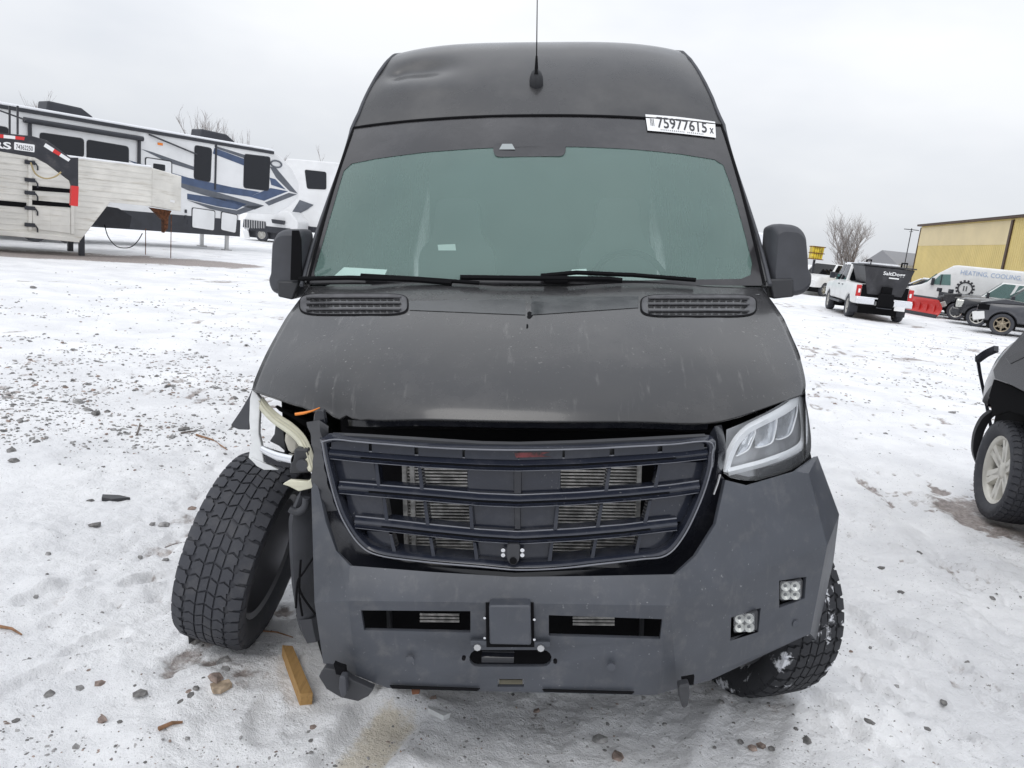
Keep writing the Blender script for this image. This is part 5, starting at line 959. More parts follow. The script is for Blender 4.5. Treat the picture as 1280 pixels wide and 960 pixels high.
# ------------------------------------------------------------------ vehicles (x forward, y left, z up)
def vehicle(name, label, cat, pos, heading, L_, W_, top, belt, paint, arches, R=.40, TW=.26, zs=.42, cab=None, cabtop=None, group=None, style=0, spokes=6, tread=False, glassm=None, rim=None, steer=0., cabmat=None, nowheel=()):
    """top: [(x, z)] line of hood / belt / deck; cab: (x_base_rear, x_roof_rear, x_roof_front, x_base_front), cabtop z"""
    o = empty(name, (pos[0], pos[1], 0), math.atan2(heading[1], heading[0])); tag(o, label, cat, group)
    x0, x1 = top[0][0], top[-1][0]; xs_ = sorted(set([round(x0+(x1-x0)*k/60, 4) for k in range(61)]+[round(a+r*math.cos(t), 4) for a, r in arches for t in [math.pi*k/12 for k in range(13)] if x0 < a+r*math.cos(t) < x1]))
    def hw(x): e = min(x-x0, x1-x)/.5; return W_/2*(1-.10*max(0, 1-e)**2)
    rows = []
    for x in xs_:
        zb_ = zs
        for a, r in arches:
            if abs(x-a) < r: zb_ = max(zb_, R*.92+math.sqrt(max(0, r*r-(x-a)**2)))
        zt_ = lerp_tab(top, x); h = hw(x); zb_ = min(zb_, zt_-.08)
        half = [(h-.05, zb_), (h, zb_+.04), (h+.01, (zb_+zt_)/2), (h-.01, zt_-.10), (h-.05, zt_-.02), (h-.14, zt_), (h*.4, zt_+.02), (0, zt_+.025)]
        rows.append([Vector((x, y, z)) for y, z in half]+[Vector((x, -y, z)) for y, z in reversed(half[:-1])])
    mb = MB(); mb.grid(rows); n = len(rows[0]); mb.add(rows[0], [tuple(range(n))]); mb.add(rows[-1], [tuple(range(n))]); mb.build('body', paint, o, smooth=40)
    mb = MB(); mb.box(((x0+x1)/2, 0, zs+.0), ((x1-x0)*.9, W_*.75, .22)); mb.build('chassis', M['undercar'], o)
    mb = MB(); 
    for a, r in arches: mb = MB(); mb.box((a, 0, R+.12+max(0, r-.56)*.6), (min(r, .5)*1.9, W_*.80, min(r, .5)*1.3)); mb.build('wheel_well', M['undercar'], o)
    if cab:
        xb0, xr0, xr1, xb1 = cab; h = W_/2-.05; hr = W_/2-.20; zb0, zb1 = lerp_tab(top, xb0)-.02, lerp_tab(top, xb1)-.02; zt_ = cabtop
        B = [Vector((xb0, h, zb0)), Vector((xb1, h, zb1)), Vector((xr1, hr, zt_)), Vector((xr0, hr, zt_))]; Bm = [Vector((v.x, -v.y, v.z)) for v in B]
        mb = MB(); mb.add(B+Bm, [(0, 1, 2, 3), (4, 7, 6, 5), (0, 3, 7, 4), (1, 5, 6, 2), (3, 2, 6, 7)]); mb.build('cab', cabmat or paint, o, bevel=.05, smooth=50)
        def inq(q, k=.88, off=.012, split=None):
            c = sum(q, Vector())/4; nrm = (q[1]-q[0]).cross(q[3]-q[0]).normalized()
            if nrm.dot(c-Vector(((xb0+xb1)/2, 0, (zb0+zt_)/2))) < 0: nrm = -nrm
            return [c+(p-c)*k+nrm*off for p in q]
        g = glassm or M['darkglass']
        def pane(q, nm): m_ = MB(); n_ = (q[1]-q[0]).cross(q[3]-q[0]).normalized(); m_.prism(rpoly(q, .06, 3), -n_*.004); m_.build(nm, g, o)
        pane(inq([B[1], Bm[1], Bm[2], B[2]]), 'windshield'); pane(inq([B[0], Bm[0], Bm[3], B[3]]), 'rear_window')
        for S in (B, Bm):
            mid0, mid1 = S[0].lerp(S[1], .5), S[3].lerp(S[2], .5)
            pane(inq([S[0], mid0, mid1, S[3]], .86), 'side_window'); pane(inq([mid0, S[1], S[2], mid1], .86), 'side_window')
            sg = 1 if S is B else -1; c = Vector((xb1-.25, sg*(W_/2+.12), (zb0+.16))); mb = MB(); mb.box(c, (.12, .20, .26)); mb.box(c+Vector((0, -sg*.12, -.06)), (.05, .2, .05)); mb.build('door_mirror', M['rvdark'], o, bevel=.03)
            for x in ((xb0+xb1)/2-.15, xb0+.25): mb = MB(); mb.box((x, sg*(W_/2+.01), zb0-.14), (.2, .03, .035)); mb.build('door_handle', M['rvdark'], o, bevel=.008)
    for i, (a, r) in enumerate(arches):
        for sg in (1, -1):
            if (i, sg) in nowheel: continue
            wo = empty('wheel', (a, sg*(W_/2-TW/2-.01), R), parent=o); wo.rotation_euler = (0, 0, math.pi/2*sg+(steer if i == len(arches)-1 else 0))
            tyre_mesh(R, TW, tread).build('tyre', M['rubber'], wo, smooth=40); rim_mesh(R, TW, spokes, style).build('rim', rim or M['alloy'], wo, smooth=40)
    return o
def part(o, nm, m, c, size, bev=.0, rot=None): mb = MB(); mb.box(c, size, rot); return mb.build(nm, m, o, bevel=bev)
def pbl(o, pts, off, nm, m, bev=0.): mb = MB(); mb.prism(pts, off); return mb.build(nm, m, o, bevel=bev)
# --- white pickup with salt spreader
hd = (.174, .985); rc = Vector((12.7, 30.0, 0)); org = rc+Vector((hd[0], hd[1], 0))*1.95
pk = vehicle('pickup_truck', 'white pickup with black salt spreader in its bed, seen from behind', 'pickup truck', org, hd, 6.3, 2.02, [(-3.05, 1.32), (-.85, 1.34), (-.80, 1.32), (1.35, 1.30), (1.45, 1.28), (2.9, 1.18), (3.15, 1.05)], 1.3, M['white_paint'], [(-1.95, .50), (2.05, .50)], .42, .28, .58, (-.85, -.62, .75, 1.42), 2.02)
part(pk, 'bed_floor', M['black'], (-2.0, 0, 1.353), (1.9, 1.62, .02)); part(pk, 'cab_roof_snow', M['snow'], (.06, 0, 2.035), (1.35, 1.5, .06), .03)
part(pk, 'tailgate_opening', M['black'], (-3.06, 0, 1.02), (.03, 1.60, .58)); part(pk, 'rear_bumper', M['chrome'], (-3.17, .64, .70), (.22, .66, .22), .03); part(pk, 'rear_bumper', M['chrome'], (-3.17, -.64, .70), (.22, .66, .22), .03); part(pk, 'bumper_snow', M['snow'], (-3.14, .55, .83), (.24, .8, .05), .02); part(pk, 'bumper_snow', M['snow'], (-3.14, -.55, .83), (.24, .8, .05), .02)
for s in (1, -1): part(pk, 'tail_light', M['taillight'], (-3.06, s*.90, 1.06), (.08, .17, .42), .02); part(pk, 'reverse_lamp', M['sticker'], (-3.105, s*.88, 1.06), (.01, .07, .14)); part(pk, 'mud_flap', M['rvdark'], (-2.45, s*.84, .42), (.03, .3, .4))
part(pk, 'hitch', M['rvdark'], (-3.2, 0, .62), (.25, .4, .2), .03); part(pk, 'number_plate', M['sticker'], (-3.29, -.55, .55), (.02, .36, .16))
part(pk, 'running_board', M['rvdark'], (.2, 1.02, .5), (2.2, .16, .08), .02)
sp_ = empty('salt_spreader', (org.x, org.y, 0), math.atan2(hd[1], hd[0])); tag(sp_, 'black poly salt spreader hopper standing in the white pickup bed', 'salt spreader')
mb = MB(); lo = [Vector((-3.10, s*.60, .96)) for s in (1, -1)]+[Vector((-1.2, s*.55, 1.05)) for s in (-1, 1)]; hi = [Vector((-3.16, s*.86, 1.98)) for s in (1, -1)]+[Vector((-1.0, s*.86, 2.0)) for s in (-1, 1)]
mb.add(lo+hi, [(0, 1, 2, 3), (4, 7, 6, 5)]+[(i, (i+1) % 4, 4+(i+1) % 4, 4+i) for i in range(4)]); mb.build('hopper', M['hopper'], sp_, bevel=.03)
part(sp_, 'hopper_lid', M['hopper'], (-2.08, 0, 2.02), (2.24, 1.8, .05), .01); part(sp_, 'lid_snow', M['snow'], (-1.8, .1, 2.075), (1.4, 1.2, .07), .03); part(sp_, 'motor_box', M['black'], (-3.2, -.02, 1.12), (.3, .34, .34), .04); part(sp_, 'spinner_chute', M['black'], (-3.3, -.02, .78), (.36, .5, .52), .05)
mb = MB(); mb.lathe([(0, 0), (.26, 0), (.26, .03), (0, .03)], 20, Matrix.Rotation(rad(-90), 3, 'Y')); mb.v = [q+Vector((-3.35, 0, .5)) for q in mb.v]; mb.build('spinner_disc', M['rvdark'], sp_)
for y in (.62, -.62): mb = MB(); mb.tube([(-2.9, y, 2.04), (-2.9, y, 2.2), (-2.2, y, 2.2), (-2.2, y, 2.04)], .03, 6); mb.build('lid_handle', M['black'], sp_)
lettering('brand_lettering', 'SaltDogg', (-3.15, -.18, 1.76), (0, -1, 0), (-.06, 0, 1), .74, .17, M['sticker'], sp_, bold=.02, lift=.02); part(sp_, 'brand_subline', M['sticker'], (-3.155, -.20, 1.62), (.012, .34, .045))
# --- row of vehicles in front of the yellow building (all face left)
HL = (-.88, .475)
def at_px(px, depth): v = dirW(px, 380); v.z = 0; return Vector((CAMW.x, CAMW.y, 0))+v.normalized()*depth
ax_ = Vector((HL[0], HL[1], 0))
RG = 'vehicles parked by the yellow building'
tpos = at_px(1128, 44.5)-ax_*2.9+Vector((0, 0, 0))
tv = vehicle('cargo_van', 'white cargo van with HEATING, COOLING lettering and gear logo', 'cargo van', tpos, HL, 6., 2.05, [(-3.65, 2.46), (-3.6, 2.48), (.75, 2.48), (.95, 2.45), (1.55, 2.0), (1.95, 1.55), (2.2, 1.38), (2.75, 1.2), (2.95, 1.0)], 1.3, M['white_paint'], [(-2.2, .46), (1.95, .46)], .36, .24, .42, group=RG)
pbl(tv, [(.92, 1.045, 1.50), (1.80, 1.045, 1.46), (1.42, 1.03, 1.98), (1.0, 1.03, 2.02)], (0, -.03, 0), 'door_window', M['carglass']); part(tv, 'window_pillar', M['rvdark'], (1.36, 1.05, 1.72), (.05, .02, .5))
pbl(tv, [(1.62, .80, 2.0), (1.62, -.80, 2.0), (2.06, -.88, 1.53), (2.06, .88, 1.53)], (-.02, 0, -.02), 'windshield', M['carglass'])
part(tv, 'door_mirror', M['rvdark'], (1.7, 1.15, 1.6), (.14, .22, .36), .04)
lettering('side_lettering', 'HEATING, COOLING, & PLUMBING', (-1.45, 1.03, 2.16), (-1, 0, 0), (0, 0, 1), 4.1, .24, M['bluetext'], tv, bold=.0, lift=.02)
gx = MB(); gc = Vector((.28, 1.045, 1.42)); 
for k in range(14): a = 2*math.pi*k/14; gx.box(gc+Vector((-math.cos(a)*.36, 0, math.sin(a)*.36)), (.09, .02, .10), Matrix.Rotation(-(math.pi/2-a)*1., 3, 'Y'))
gx.tube([gc+Vector((.30*math.cos(a), 0, .30*math.sin(a))) for a in [2*math.pi*k/28 for k in range(29)]], .035, 6); gx.build('gear_logo', M['ink'], tv); lettering('logo_mark', 'II', gc, (-1, 0, 0), (0, 0, 1), .16, .24, M['trim'], tv, lift=.02)
# snow-covered car beyond the plow
cpos = at_px(1157, 46)-ax_*1.0+Vector((-.6, 1.5, 0))
sc_ = vehicle('snowed_car', 'snow-covered car between the plow and the cargo van', 'car', cpos, HL, 4.6, 1.85, [(-2.3, 1.0), (-1.6, 1.08), (.9, 1.05), (2.0, .95), (2.3, .75)], 1., M['greypaint'], [(-1.4, .40), (1.4, .40)], .33, .22, .32, (-1.7, -1.0, .1, .95), 1.62, group=RG)
pbl(sc_, [(-1.1, .70, 1.625), (.15, .70, 1.625), (.15, -.70, 1.625), (-1.1, -.70, 1.625)], (0, 0, .10), 'roof_snow', M['snow'], .04); pbl(sc_, [(.95, .8, 1.09), (2.0, .75, .99), (2.0, -.75, .99), (.95, -.8, 1.09)], (0, 0, .10), 'hood_snow', M['snow'], .04); pbl(sc_, [(.98, .7, 1.12), (.18, .62, 1.62), (.18, -.62, 1.62), (.98, -.7, 1.12)], (.05, 0, .06), 'windshield_snow', M['snow'], .03)
# pickup with a white cab, crushed dark front
def truck(name, label, px_w, dep, paint, lamp_front, rim, cabmat=None, glassm=None, **k):
    wp = at_px(px_w, dep); return vehicle(name, label, 'pickup truck', wp-ax_*1.95, HL, 5.8, 1.98, [(-2.9, 1.12), (-1.0, 1.12), (-.95, 1.15), (1.0, 1.18), (1.2, 1.18), (2.5, 1.10), (2.8, .95)], 1.15, paint, [(-1.75, .47), (1.95, .47)], .39, .26, .48, (-1.0, -.75, .35, 1.1), 1.88, group=RG, rim=rim, cabmat=cabmat, glassm=glassm, **k)
w1 = truck('plow_truck', 'white cab pickup with crushed black front behind the red plow', 1197, 41.5, M['blackpaint'], 0, M['alloy'], cabmat=M['white_paint'], glassm=M['carglass'])
for c, s, r in (((2.35, .95, .95), (.5, .1, .3), .5), ((2.6, .9, .7), (.4, .12, .35), -.4), ((2.2, .98, 1.12), (.7, .1, .1), .15)): part(w1, 'crushed_panel', M['blackpaint'], c, s, .02, Matrix.Rotation(r, 3, 'Y'))
part(w1, 'exposed_frame', M['alloy'], (2.55, .98, .62), (.35, .06, .25), .03, Matrix.Rotation(.5, 3, 'Y'))
w2 = truck('dark_pickup', 'black pickup with pale headlamp between two wrecked pickups', 1224, 38.0, M['blackpaint'], 1, M['alloy'], glassm=M['carglass'], spokes=7)
part(w2, 'headlamp', M['headlamp'], (2.64, .86, .86), (.30, .22, .32), .04); part(w2, 'headlamp', M['headlamp'], (2.64, -.86, .86), (.30, .22, .32), .04); part(w2, 'front_bumper', M['blackpaint'], (2.75, 0, .52), (.35, 1.9, .34), .06); part(w2, 'radiator_grille', M['black'], (2.82, 0, .85), (.04, 1.2, .34))
w3 = truck('grey_pickup', 'grey pickup with crumpled hood and bronze wheel at the right edge', 1256.5, 34.0, M['greypaint'], 2, mat('bronze_rim', (.32, .27, .2), .4, metal=.6), glassm=M['darkglass'], spokes=6)
pbl(w3, [(1.2, .95, 1.22), (2.0, .98, 1.30), (2.75, .9, 1.10), (2.7, .85, 1.02), (1.2, .9, 1.17)], (0, -1.8, .0), 'buckled_hood', M['greypaint'], .02); part(w3, 'bare_bumper', M['white_paint'], (2.72, .75, .62), (.4, .45, .30), .03, Matrix.Rotation(.25, 3, 'Y')); part(w3, 'lamp_cavity', M['black'], (2.62, .90, .95), (.36, .2, .2))
# red snow plow
plp = at_px(1163, 41.0); ply = empty('snow_plow', (plp.x, plp.y, 0), math.atan2(HL[1], HL[0])); tag(ply, 'red snow plow blade standing in front of the wrecked trucks', 'snow plow')
mb = MB(); rows = []
for k in range(9): a = k/8; rows.append([Vector((.45-.25*math.sin(math.pi*a)+.1*a, y, .06+.78*a)) for y in (-1.2, -.6, 0, .6, 1.2)])
mb.grid(rows); R = Matrix.Rotation(rad(38), 3, 'Z'); mb.v = [R @ q for q in mb.v]; o = mb.build('blade', M['plow'], ply, smooth=60); o.modifiers.new('s', 'SOLIDIFY').thickness = .03
part(ply, 'cutting_edge', M['rvdark'], R @ Vector((.46, 0, .08)), (.04, 2.4, .16), 0, R); part(ply, 'blade_top', M['rvdark'], R @ Vector((.5, 0, .87)), (.12, 2.42, .10), .02, R)
for y in (-.8, -.27, .27, .8): part(ply, 'blade_rib', M['plow'], R @ Vector((.28, y, .45)), (.16, .04, .7), 0, R)
part(ply, 'push_frame', M['rvdark'], R @ Vector((-.3, 0, .42)), (.9, .7, .14), .02, R); part(ply, 'lift_tower', M['rvdark'], R @ Vector((-.65, 0, .8)), (.12, .8, .75), .02, R)
for y in (-.4, .4): part(ply, 'plow_lamp', M['rvdark'], R @ Vector((-.6, y, 1.26)), (.15, .22, .18), .03, R)
# --- yellow building
pB = Plane((30.9, 66.4), (-2.26, -14.3)); bl = empty('yellow_building', (30.9, 66.4, 0)); tag(bl, 'yellow metal-sided building with brown trim behind the parked vehicles', 'building')
ze = 5.80; aP = pB.sz(1262, 300)[0]
pbox(pB, 0, 26, -.1, ze, 0, 12, M['yellow'], 'wall', bl)
for k in range(0, 81): a = .15+k*.3; (pbox(pB, a, a+.05, 0, ze, .012, .03, M['yellow'], 'siding_rib', bl)) if a < 24 else None
ppoly(pB, [(0, ze-1.6), (aP, ze-1.6), (aP, ze-.12), (0, ze-.12)], .018, .016, M['yellow_pale'], 'upper_band', bl, px=False)
pbox(pB, -.3, 26, ze-.02, ze+.11, .3, .35, M['brown'], 'eave_trim', bl); pbox(pB, aP-.14, aP+.14, 0, ze-.1, .09, .08, M['brown'], 'downpipe', bl); pbox(pB, -.12, .0, 0, ze-.1, .06, .1, M['brown'], 'corner_trim', bl)
mb = MB(); mb.add([pB.pt(-.3, ze+.12, .35), pB.pt(26, ze+.12, .35), pB.pt(26, ze+1.1, -6), pB.pt(-.3, ze+1.1, -6), pB.pt(-.3, ze+.12, -12.3), pB.pt(26, ze+.12, -12.3)], [(0, 1, 2, 3), (3, 2, 5, 4), (0, 3, 4), (1, 5, 2)]); mb.build('roof', M['roofm'], bl, shift=-bl.location)
# --- low house, mast, small tree, work truck, shed behind the van's mirror
hp_ = at_px(1150, 80); ho = empty('snowy_house', (hp_.x, hp_.y, 0)); tag(ho, 'low white house with grey roof behind the white pickup', 'house')
part(ho, 'wall', M['white'], (0, 0, 1.3), (8, 6, 2.6)); mb = MB(); mb.prism([(-4.3, -3.5, 2.55), (-4.3, 3.5, 2.55), (-4.3, 0, 3.7)], (8.6, 0, 0)); mb.build('roof', M['roofgrey'], ho); part(ho, 'window', M['rvglass'], (-2, -3.02, 1.5), (1.4, .06, 1.)); part(ho, 'window', M['rvglass'], (2, -3.02, 1.5), (1.4, .06, 1.))
an_ = at_px(1121, 66); am = empty('aerial_mast', (an_.x, an_.y, 0)); tag(am, 'thin television aerial mast above the house roof', 'aerial'); mb = MB(); mb.tube([(0, 0, 0), (0, 0, 5.2)], .035, 6); mb.build('mast', M['rvdark'], am); mb = MB(); mb.tube([(-.55, 0, 5.1), (.55, 0, 5.1)], .03, 5); mb.tube([(0, -.3, 4.95), (0, .3, 4.95)], .02, 5); mb.build('aerial_rod', M['rvdark'], am)
bare_tree('bare_tree', 'bare frosty tree rising behind the white pickup', far_pt(1070, 62), 6.3, 51, 14, None, .9)
sp = at_px(1030, 52); wt = vehicle('work_truck', 'old white work truck half hidden by the van mirror', 'truck', sp, (-.8, -.6), 5.2, 2., [(-2.6, 1.2), (-.6, 1.2), (-.55, 1.25), (1.3, 1.25), (2.4, 1.15), (2.6, .9)], 1.2, M['white_paint'], [(-1.6, .45), (1.7, .45)], .38, .25, .5, (-.6, -.5, .5, 1.2), 1.95, glassm=M['darkglass'])
cb = at_px(1009, 51); bo = empty('lift_bucket', (cb.x, cb.y, 0)); tag(bo, 'yellow slatted lift bucket raised beside the van mirror', 'lift bucket')
for k in range(5): pbl(bo, [(-.32+k*.13-(.07 if k < 2 else -.07 if k > 2 else 0)*0, -.3, 2.12), (-.22+k*.13, -.3, 2.12), (-.23+k*.145, -.3, 2.92), (-.35+k*.145, -.3, 2.92)], (0, .55, 0), 'slat', M['crane'])
for z in (2.14, 2.5, 2.88): part(bo, 'hoop', M['rust'], (.02, -.02, z), (.72+.1*(z-2.12), .66, .05))
part(bo, 'post', M['rvdark'], (0, .1, 1.05), (.12, .12, 2.1)); part(bo, 'base', M['white_paint'], (0, .1, .5), (1.6, 1.2, 1.), .05)
sh = at_px(945, 44); so_ = empty('white_shed', (sh.x, sh.y, 0), .2); tag(so_, 'white shed with teal wall behind the van mirror', 'shed'); part(so_, 'wall', M['white'], (0, 0, 1.), (2.4, 2.4, 2.)); part(so_, 'teal_panel', M['teal'], (0, -1.22, 1.55), (2.3, .05, 1.)); part(so_, 'roof', M['snow'], (0, 0, 2.6), (2.6, 2.6, 1.1), .1)
# --- dark SUV with torn front, near right
sx, sy = 3.76, 5.95
sv = vehicle('wrecked_suv', 'dark SUV with torn off fender and bare alloy wheel at the right edge', 'suv', (sx+.72, sy-1.42), (0.04, 1.), 4.7, 1.92, [(-2.3, 1.3), (-2.1, 1.4), (.8, 1.52), (1.25, 1.52), (1.60, 1.44), (1.85, 1.32), (1.96, 1.2)], 1.1, M['darkpaint'], [(-1.4, .47), (1.42, .70)], .40, .27, .45, (-2.0, -1.7, .1, 1.0), 2.05, steer=-.16, style=1, spokes=6, tread=True, glassm=M['darkglass'], rim=mat('bright_alloy', (.66, .64, .58), .4, metal=.4, dust=(9, .4, .8, .4, (.3, .28, .24))))
svM = (Matrix.Translation(sv.location) @ Matrix.Rotation(sv.rotation_euler.z, 4, 'Z')).inverted()
def loc(px, py, yw): d = dirW(px, py); return svM @ (CAMW+d*((yw-CAMW.y)/d.y))
mb = MB(); mb.sweep(catmull([loc(*p) for p in ((1241, 548, 6.75), (1233, 508, 6.85), (1225, 470, 6.9), (1222, 450, 6.9))], 4), [(0, -.02, 0), (0, .015, .01), (.03, .02, .05), (.05, -.01, .03)]); mb.build('torn_fender', M['darkpaint'], sv, smooth=40)
mb = MB(); mb.sweep(catmull([loc(*p) for p in ((1222, 451, 6.9), (1233, 443, 6.85), (1246, 437, 6.8))], 4), [(0, -.02, -.02), (0, .02, -.01), (.02, .02, .03), (.02, -.02, .03)]); mb.build('torn_strip', M['darkpaint'], sv, smooth=40)
mb = MB(); mb.sweep(catmull([loc(*p) for p in ((1224, 584, 6.5), (1218, 566, 6.5), (1220, 543, 6.5), (1229, 524, 6.45), (1240, 515, 6.4))], 4), [(0, -.06, 0), (0, .01, 0), (.035, .012, .01), (.04, -.06, .01)]); mb.build('wheel_arch_liner', M['plastic'], sv, smooth=40)
part(sv, 'inner_fender', M['black'], (1.5, .60, 1.05), (.8, .5, .4))
def locx(px, py, xw): d = dirW(px, py); return svM @ (CAMW+d*((xw-CAMW.x)/d.x))
for nm, pts, xw, m_ in (('bent_fender', [(1241, 463), (1250, 448), (1262, 434), (1285, 408), (1345, 398), (1345, 506), (1285, 492), (1262, 480), (1243, 473)], 3.50, M['darkpaint']), ('fender_crease', [(1256, 447), (1285, 436), (1345, 438), (1345, 445), (1285, 444), (1262, 455)], 3.492, M['blackpaint']), ('inner_wing', [(1242, 474), (1262, 481), (1285, 493), (1345, 507), (1345, 545), (1285, 520), (1262, 514), (1240, 520), (1236, 495)], 3.53, M['black'])):
    q = [locx(x, y, xw) for x, y in pts]; mb = MB(); mb.prism(q, (0, -.02, 0)); mb.build(nm, m_, sv, bevel=.004)
part(sv, 'strut_tower', M['plastic'], (1.55, .80, 1.02), (.3, .2, .14), .03)
for x, z in ((1.3, 1.04), (1.45, 1.02), (1.6, .98)): part(sv, 'bolt', M['chrome'], (x, .972, z+.06), (.02, .01, .02))
# ------------------------------------------------------------------ debris on the snow
def stone_verts(rn, flat=.55):
    t = (1+5**.5)/2; v = [(-1, t, 0), (1, t, 0), (-1, -t, 0), (1, -t, 0), (0, -1, t), (0, 1, t), (0, -1, -t), (0, 1, -t), (t, 0, -1), (t, 0, 1), (-t, 0, -1), (-t, 0, 1)]
    return [Vector(q).normalized()*rn.uniform(.75, 1.2) for q in v]
ICO = [(0, 11, 5), (0, 5, 1), (0, 1, 7), (0, 7, 10), (0, 10, 11), (1, 5, 9), (5, 11, 4), (11, 10, 2), (10, 7, 6), (7, 1, 8), (3, 9, 4), (3, 4, 2), (3, 2, 6), (3, 6, 8), (3, 8, 9), (4, 9, 5), (2, 4, 11), (6, 2, 10), (8, 6, 7), (9, 8, 1)]
rn = random.Random(3)
ST = [(268, 862, 22, 2), (282, 846, 12, 0), (240, 632, 12, 2), (205, 650, 15, 0), (190, 651, 9, 0), (207, 694, 11, 0), (118, 655, 14, 1), (112, 622, 10, 1), (175, 870, 16, 1), (125, 855, 13, 2), (100, 858, 11, 0), (128, 899, 13, 2), (62, 866, 13, 1), (278, 830, 18, 0), (749, 928, 24, 0), (772, 948, 22, 2), (671, 888, 10, 2), (926, 927, 10, 1), (940, 936, 13, 2), (952, 932, 13, 2), (1008, 930, 14, 1), (1085, 913, 14, 1), (1101, 708, 10, 1), (540, 886, 12, 2), (110, 515, 12, 0), (120, 521, 15, 1), (98, 505, 15, 0), (15, 565, 13, 1), (18, 577, 13, 1), (215, 547, 10, 0), (230, 538, 15, 1), (280, 605, 11, 0), (272, 489, 12, 0), (240, 485, 9, 0), (42, 362, 9, 1), (245, 800, 14, 1), (238, 880, 9, 1), (225, 886, 9, 1), (245, 873, 10, 1), (392, 912, 10, 2), (388, 936, 8, 1), (1190, 517, 9, 0), (965, 938, 12, 1), (830, 905, 9, 0), (900, 885, 9, 0), (1030, 705, 8, 1), (45, 740, 8, 0), (175, 690, 8, 0), (60, 690, 9, 0), (1150, 690, 8, 1), (1125, 742, 9, 1), (1180, 878, 11, 1), (1240, 750, 8, 1), (1300, 700, 10, 0), (-30, 700, 12, 0), (150, 905, 8, 1), (95, 930, 10, 0), (20, 900, 9, 1)]
SW = ('grey', 'dark', 'brown', 'pale')
def near_word(px, py):
    if py < 600: return 'far out left' if px < 640 else 'far out right'
    if px < 215: return 'left of the splayed wheel'
    if px < 345: return 'below the splayed wheel'
    if px < 560: return 'by the packed track'
    if px < 860: return 'before the bumper'
    if px < 1000: return 'below the snowy tyre'
    return 'right of the van'
from collections import defaultdict
GRP = defaultdict(list)
for px, py, s, c in sorted(ST):
    g = ground(px, py); r = (g-CAMW).length*s/960/2; v = [Vector((q.x*r, q.y*r*.8, q.z*r*.5)) for q in stone_verts(rn)]
    mb = MB(); mb.add(v, ICO); o = mb.build('stone', STONES[c], None, smooth=30); o.location = (g.x, g.y, hz(g.x, g.y)+r*.10); o.rotation_euler = (rn.uniform(-.3, .3), rn.uniform(-.3, .3), rn.uniform(0, 6))
    GRP[('larger' if s > 13 else 'small', SW[c], near_word(px, py))].append(o)
ORD = ('second', 'third', 'fourth', 'fifth', 'sixth', 'seventh')
for (z_, c_, w_), os_ in GRP.items():
    for i, o in enumerate(os_):
        ex = '' if len(os_) == 1 else ', leftmost of %d' % len(os_) if i == 0 else ', rightmost of %d' % len(os_) if i == len(os_)-1 else ', %s from the left of %d' % (ORD[i-1], len(os_))
        tag(o, '%s %s stone %s%s' % (z_, c_, w_, ex), 'stone', 'stones lying on the snow')
# loose gravel: too many to count
tmpl = np.array([tuple(q) for q in stone_verts(random.Random(5))]); faces = np.array(ICO); VV, FF, MI = [], [], []; n = 0
for _ in range(30000):
    k = rn.random()
    if k < .44: px, py = rn.uniform(-500, 330), rn.triangular(320, 600, 500)
    elif k < .62: px, py = rn.uniform(-300, 420), rn.uniform(540, 960)
    elif k < .80:
        px, py = rn.uniform(990, 1500), rn.triangular(390, 560, 460)
        if rn.random() < .35: continue
    else:
        px, py = rn.uniform(380, 1500), rn.uniform(560, 960)
        if px > 1030 and rn.random() < .6: continue
    g = ground(px, py); dist = (g-CAMW).length
    dn = fbm(np.array([g.x*.9+30]), np.array([g.y*.9+7]), 3)[0]+.35*(fbm(np.array([g.x*.22]), np.array([g.y*.3+3]), 3)[0]-.5)
    if dn < .5 and rn.random() < .86: continue
    s = min(rn.lognormvariate(0, .5)*(.0040+.0009*dist), .035)
    if py > 560:
        s *= .6
        if rn.random() < .5: continue
    a = rn.uniform(0, 6.28); sc3 = np.array([s, s*rn.uniform(.45, .9), s*rn.uniform(.3, .6)]); v = tmpl*(1+np.array([[rn.uniform(-.2, .2)] for _ in range(12)]))*sc3
    ca, sa = math.cos(a), math.sin(a); v = np.stack([v[:, 0]*ca-v[:, 1]*sa, v[:, 0]*sa+v[:, 1]*ca, v[:, 2]], 1)+np.array([g.x, g.y, 0]); VV.append(v); FF.append(faces+12*n); MI.append(rn.choice((0, 0, 0, 1, 1, 2))); n += 1
VV = np.concatenate(VV); cen = VV.reshape(n, 12, 3)[:, :, :2].mean(1); hs_ = VV.reshape(n, 12, 3)[:, :, 2].max(1); zz_ = height(cen[:, 0], cen[:, 1])-hs_*.25; VV[:, 2] += np.repeat(zz_, 12); FF = np.concatenate(FF)
me = bpy.data.meshes.new('gravel'); me.from_pydata(VV.tolist(), [], FF.tolist()); me.polygons.foreach_set('material_index', np.repeat(np.array(MI), 20).astype(np.int32))
for q in STONES[:3]: me.materials.append(q)
o = bpy.data.objects.new('gravel', me); COL.objects.link(o); tag(o, 'loose gravel poking through the trodden snow', 'gravel', kind='stuff')
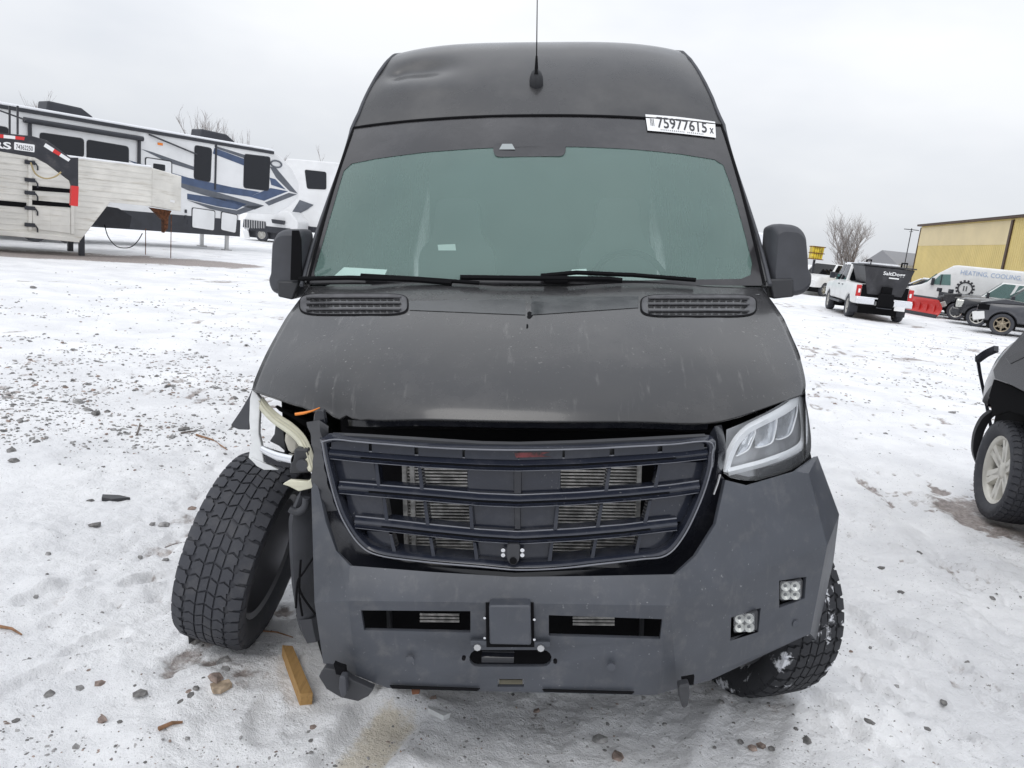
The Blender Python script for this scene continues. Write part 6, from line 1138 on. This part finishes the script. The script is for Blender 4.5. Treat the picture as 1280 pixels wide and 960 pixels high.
# lumber offcut, shards, sticks
a, b_ = ground(358, 818, .02), ground(383, 874, .03); d = (b_-a).normalized(); s_ = d.cross(Vector((0, 0, 1))).normalized(); mb = MB(); hw_, th = .024, .048
pts = [a-s_*hw_, a+s_*hw_*.8, b_+s_*hw_, b_-s_*hw_]; mb.prism([Vector((p.x, p.y, hz(p.x, p.y)-.004)) for p in pts], [Vector((p.x, p.y, hz(p.x, p.y)+th)) for p in pts]); c = (a+b_)/2; c.z = 0
o = mb.build('lumber_offcut', M['wood'], None, shift=-c, bevel=.002); o.location = c; tag(o, 'short yellow lumber offcut on the snow left of the bumper', 'lumber')
def shard(name, label, cat, pix, z, th, m, grp=None):
    g = [ground(*p) for p in pix]; c = sum(g, Vector())/len(g); zc = hz(c.x, c.y); mb = MB(); mb.prism([Vector((p.x-c.x, p.y-c.y, z)) for p in g], (0, 0, -th)); o = mb.build(name, m, None, bevel=.002); o.location = (c.x, c.y, zc); tag(o, label, cat, grp); return o
shard('plastic_shard', 'flat black plastic shard on the snow left of the wheel', 'shard', [(128, 618), (150, 619), (163, 622), (140, 624), (127, 622)], .02, .03, M['plastic'])
shard('reflector_shard', 'thin white shard beside a brown stone under the bumper', 'shard', [(533, 895), (550, 902), (562, 905), (553, 909), (534, 899)], .02, .02, M['white_plastic'])
shard('leaf_scrap', 'tan leaf scrap lying below the splayed wheel', 'leaf', [(262, 868), (286, 862), (290, 868), (276, 876), (266, 876)], .012, .02, mat('leaf', (.36, .28, .2), .8, var=(30, .4)))
shard('black_wedge', 'small black wedge under the splayed tyre', 'shard', [(234, 790), (243, 790), (246, 800), (236, 803)], .05, .07, M['plastic'])
def stick(label, p, q, r, m=None):
    a, b_ = ground(*p), ground(*q); za, zb_ = hz(a.x, a.y)+r*.7, hz(b_.x, b_.y)+r*.7; mid = (a+b_)/2+Vector((0, .01, 0)); mb = MB(); c = a.copy(); c.z = 0
    mb.tube([Vector((a.x, a.y, za))-c, Vector((mid.x, mid.y, max(hz(mid.x, mid.y)+r, (za+zb_)/2+.003)))-c, Vector((b_.x, b_.y, zb_))-c], [r, r*.85, r*.5], 6); o = mb.build('stick', m or M['bark'], None, smooth=60); o.location = c; tag(o, label, 'stick', None)
tanm = mat('tan_twig', (.24, .13, .07), .85, var=(20, .4))
stick('brown twig at the left edge below the wheel height', (-2, 779), (27, 789), .007, tanm); stick('dark twig on the snow below the splayed wheel', (198, 924), (228, 914), .008, tanm); stick('thin tan stick left of the fender flap', (245, 549), (284, 562), .008, tanm); stick('short stick near the fender flap', (226, 542), (250, 543), .008)
stick('thin stick beside the tread of the splayed wheel', (206, 674), (232, 672), .003); stick('upright little twig out on the left snow', (171, 545), (175, 530), .008); stick('long thin twig behind the lumber offcut', (325, 789), (366, 800), .004, tanm)
